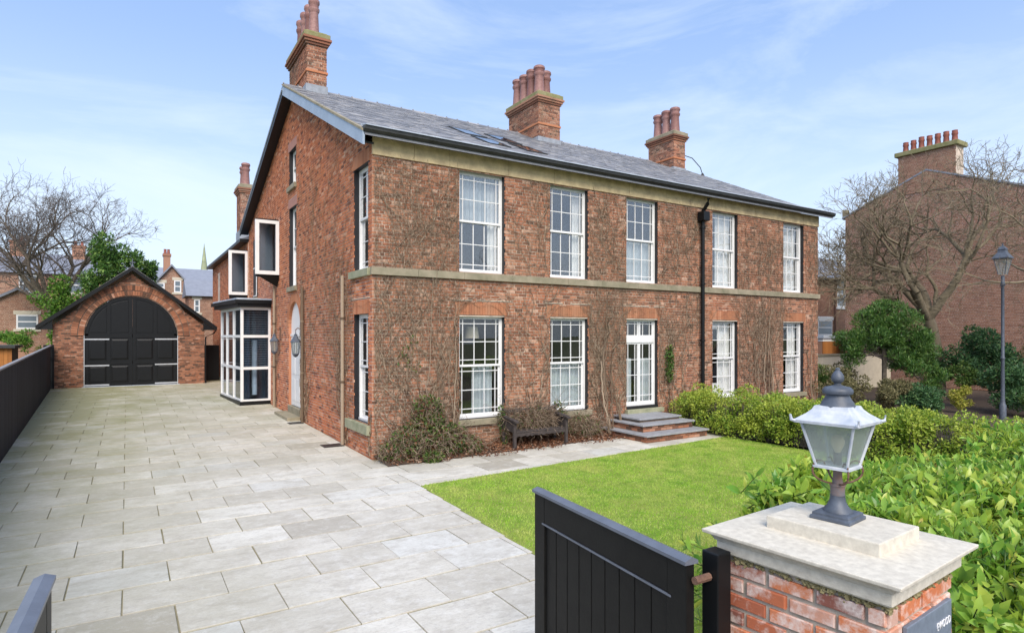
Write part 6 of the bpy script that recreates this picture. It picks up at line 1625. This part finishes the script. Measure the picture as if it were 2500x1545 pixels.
# far wing with slate roof and orange pots
nw = thing('red_brick_house', (39, 12, 0), 'red brick house with slate roof and orange pots beyond the end of the main house', 'house')
brick_skin(nw, (33, 12, 0), (1, 0, 0), (0, -1, 0), lambda z: [(0, 11)], lambda z: [], 0, 6.9, 'brick_far', 71)
m = MB(); m.prism([(32.6, 11.7, 6.85), (32.6, 15.2, 9.05), (32.6, 19, 6.85)], (12, 0, 0)); m.build('roof', 'slate_far', nw)
m = MB(); m.box(32.8, 44, 12.05, 18, 0, 6.85); m.build('body', 'brick_far', nw)
m = MB().box(32.6, 44.5, 11.58, 11.72, 6.78, 6.92); m.build('gutter', 'gutter', nw)
facade_window(nw, (0, 12, 0), (1, 0, 0), (0, -1, 0), 39.75, 40.9, 4.9, 6.8, surround='white'); facade_window(nw, (0, 12, 0), (1, 0, 0), (0, -1, 0), 37.3, 39.1, 2.8, 3.9, surround='white')
m = MB(); m.tube([(39.35, 11.9, 6.8), (39.35, 11.9, 3)], .06, 8); m.build('downpipe', 'rust', nw)
st = MB().box(38.55, 40.9, 14.6, 15.8, 8.3, 9.85).build('chimney', 'brick_far', nw); MB().box(38.45, 41, 14.5, 15.9, 9.7, 9.95).build('chimney_cap', 'cap_mossy', st)
for k in range(3):
    m = MB(); m.lathe((39.1 + k * .62, 15.1, 9.95), [(.27, 0), (.22, 1.5), (.26, 1.55), (.26, 1.7), (.2, 1.72)], 12); m.build('chimney_pot', 'pot_red', st, smooth=True)
out = thing('timber_garage', (36, 9, 0), 'low flat-roofed garage with orange timber boards at the house end', 'garage')
m = MB().box(31.2, 38.0, 8.0, 11, 2.42, 2.62); m.build('fascia', 'white', out); MB().box(31.1, 38.1, 7.9, 11, 2.621, 2.80).build('flat_roof', 'lead', out)
x = 31.2
while x < 33.4:
    MB().box(x, x + .14, 8.0, 8.04, 0, 2.4).build('board', 'timber_orange', out); x += .146
MB().box(31.2, 38, 8.045, 11, 0, 2.41).build('body', 'brick_far', out)
gw_ = thing('garden_wall', (24, 5, 0), 'low buff garden wall behind the hedge on the right', 'wall')
MB().box(19, 31, 4.0, 4.22, 0, 1.75).build('wall_face', 'cream', gw_); MB().box(18.95, 31.05, 3.95, 4.27, 1.751, 1.85).build('coping', 'stone', gw_)

# terrace behind the garage on the left
def simple_house(name, label, x0, x1, y0, y1, ze, zr, ridge, wins, chims, wallmat='brick_far', roofmat='slate_far', cat='house', group=None, z0=0):
    o = thing(name, ((x0 + x1) / 2, y0, z0), label, cat, group)
    xm, ym = (x0 + x1) / 2, (y0 + y1) / 2
    if ridge == 'x':
        brick_skin(o, (x0, y0, 0), (1, 0, 0), (0, -1, 0), lambda z: [(0, x1 - x0)], lambda z: [], max(z0, 1.8), ze, wallmat, 80)
        m = MB(); m.prism([(x0 - .2, y0 - .3, ze - .05), (x0 - .2, ym, zr), (x0 - .2, y1 + .3, ze - .05)], (x1 - x0 + .4, 0, 0)); m.build('roof', roofmat, o)
    else:
        def e(z):
            k = max(0, z - ze) / (zr - ze); return [((x1 - x0) / 2 * k, (x1 - x0) * (1 - k / 2))] if k < 1 else []
        brick_skin(o, (x0, y0, 0), (1, 0, 0), (0, -1, 0), e, lambda z: [], max(z0, 1.8), zr, wallmat, 81)
        m = MB(); m.prism([(x0 - .25, y0 - .25, ze - .12), (xm, y0 - .25, zr), (xm, y0 - .25, zr + .18), (x0 - .25, y0 - .25, ze + .05)], (0, y1 - y0, 0)); m.prism([(x1 + .25, y0 - .25, ze - .12), (xm, y0 - .25, zr), (xm, y0 - .25, zr + .18), (x1 + .25, y0 - .25, ze + .05)], (0, y1 - y0, 0)); m.build('roof', roofmat, o)
    m = MB().box(x0 + .02, x1 - .02, y0 + .05, y1, z0, ze - .06); m.build('body', wallmat, o)
    for (a, c, p, q) in wins: facade_window(o, (0, y0, 0), (1, 0, 0), (0, -1, 0), a, c, p, q, surround='cream')
    for (cx_, cy_, w_, zt_) in chims:
        st = MB().box(cx_ - w_ / 2, cx_ + w_ / 2, cy_ - .35, cy_ + .35, ze, zt_).build('chimney', wallmat, o); MB().box(cx_ - w_ / 2 - .06, cx_ + w_ / 2 + .06, cy_ - .41, cy_ + .41, zt_ - .2, zt_).build('chimney_cap', wallmat, st)
        for k in range(2):
            m = MB(); m.lathe((cx_ - w_ / 4 + k * w_ / 2, cy_, zt_), [(.12, 0), (.1, .35), (.12, .4)], 8); m.build('chimney_pot', 'pot_red', st)
    return o
simple_house('terrace_house', 'brick terrace with grey slate roof seen through the big bare tree', -24, -6.2, 46, 54, 7.6, 9.5, 'x', [(-11.65, -10.5, 6.1, 7.4), (-8.6, -7.6, 6.1, 7.4), (-14.5, -13.4, 6.1, 7.4)], [(-12.1, 49.5, 1.0, 10.4), (-8.1, 49.5, .9, 10.3)], group='houses behind the garage')
simple_house('gabled_house', 'red brick gabled house with white windows beyond the right side of the garage', -2.95, -.15, 44.5, 52, 6.6, 8.5, 'y', [(-1.38, -.85, 6.35, 7.35), (-2.65, -2.05, 6.35, 7.1)], [(-1.85, 45.5, .5, 9.6)], group='houses behind the garage')
simple_house('terrace_house', 'long pale slate roof running behind the red gabled house', -5.6, 9, 48.6, 56, 7.3, 9.1, 'x', [], [], group='houses behind the garage')
simple_house('small_gabled_house', 'small pinkish brick house with low gable and white windows over the fence', -12.6, -8.4, 36, 43, 4.4, 5.65, 'y', [(-10.6, -9.5, 3.2, 4.1)], [], group='houses behind the garage')
simple_house('low_extension', 'small building with a grey tiled roof between the garage and the house', -.75, 3, 38.5, 42, 5.8, 7.1, 'x', [(-.4, .0, 4.5, 5.5)], [], group='houses behind the garage')
sp_ = thing('church_spire', (12, 150, 0), 'distant pale green church spire above the rooftops', 'spire')
m = MB(); m.lathe((11.0, 150, 0), [(1.6, 0), (1.6, 14), (1.25, 14.2), (.03, 24.8)], 8); m.build('steeple', 'spire', sp_)
m = MB(); m.lathe((11.0, 150, 0), [(2.2, 0), (2.2, 13)], 4, SQ); m.build('tower', 'stone', sp_)
# neighbour's timber shed seen over the fence
sh = thing('timber_shed', (-9.4, 20, 0), 'brown timber shed behind the fence at the left edge', 'shed')
x = -10.6
while x < -8.9:
    MB().box(x, x + .13, 20, 20.03, .2, 2.25).build('board', 'timber_orange', sh); x += .137
MB().box(-10.6, -8.85, 20.035, 22, .2, 2.25).build('body', 'gutter', sh); MB().box(-10.8, -8.7, 19.8, 22.2, 2.251, 2.36).build('roof', 'gutter', sh)
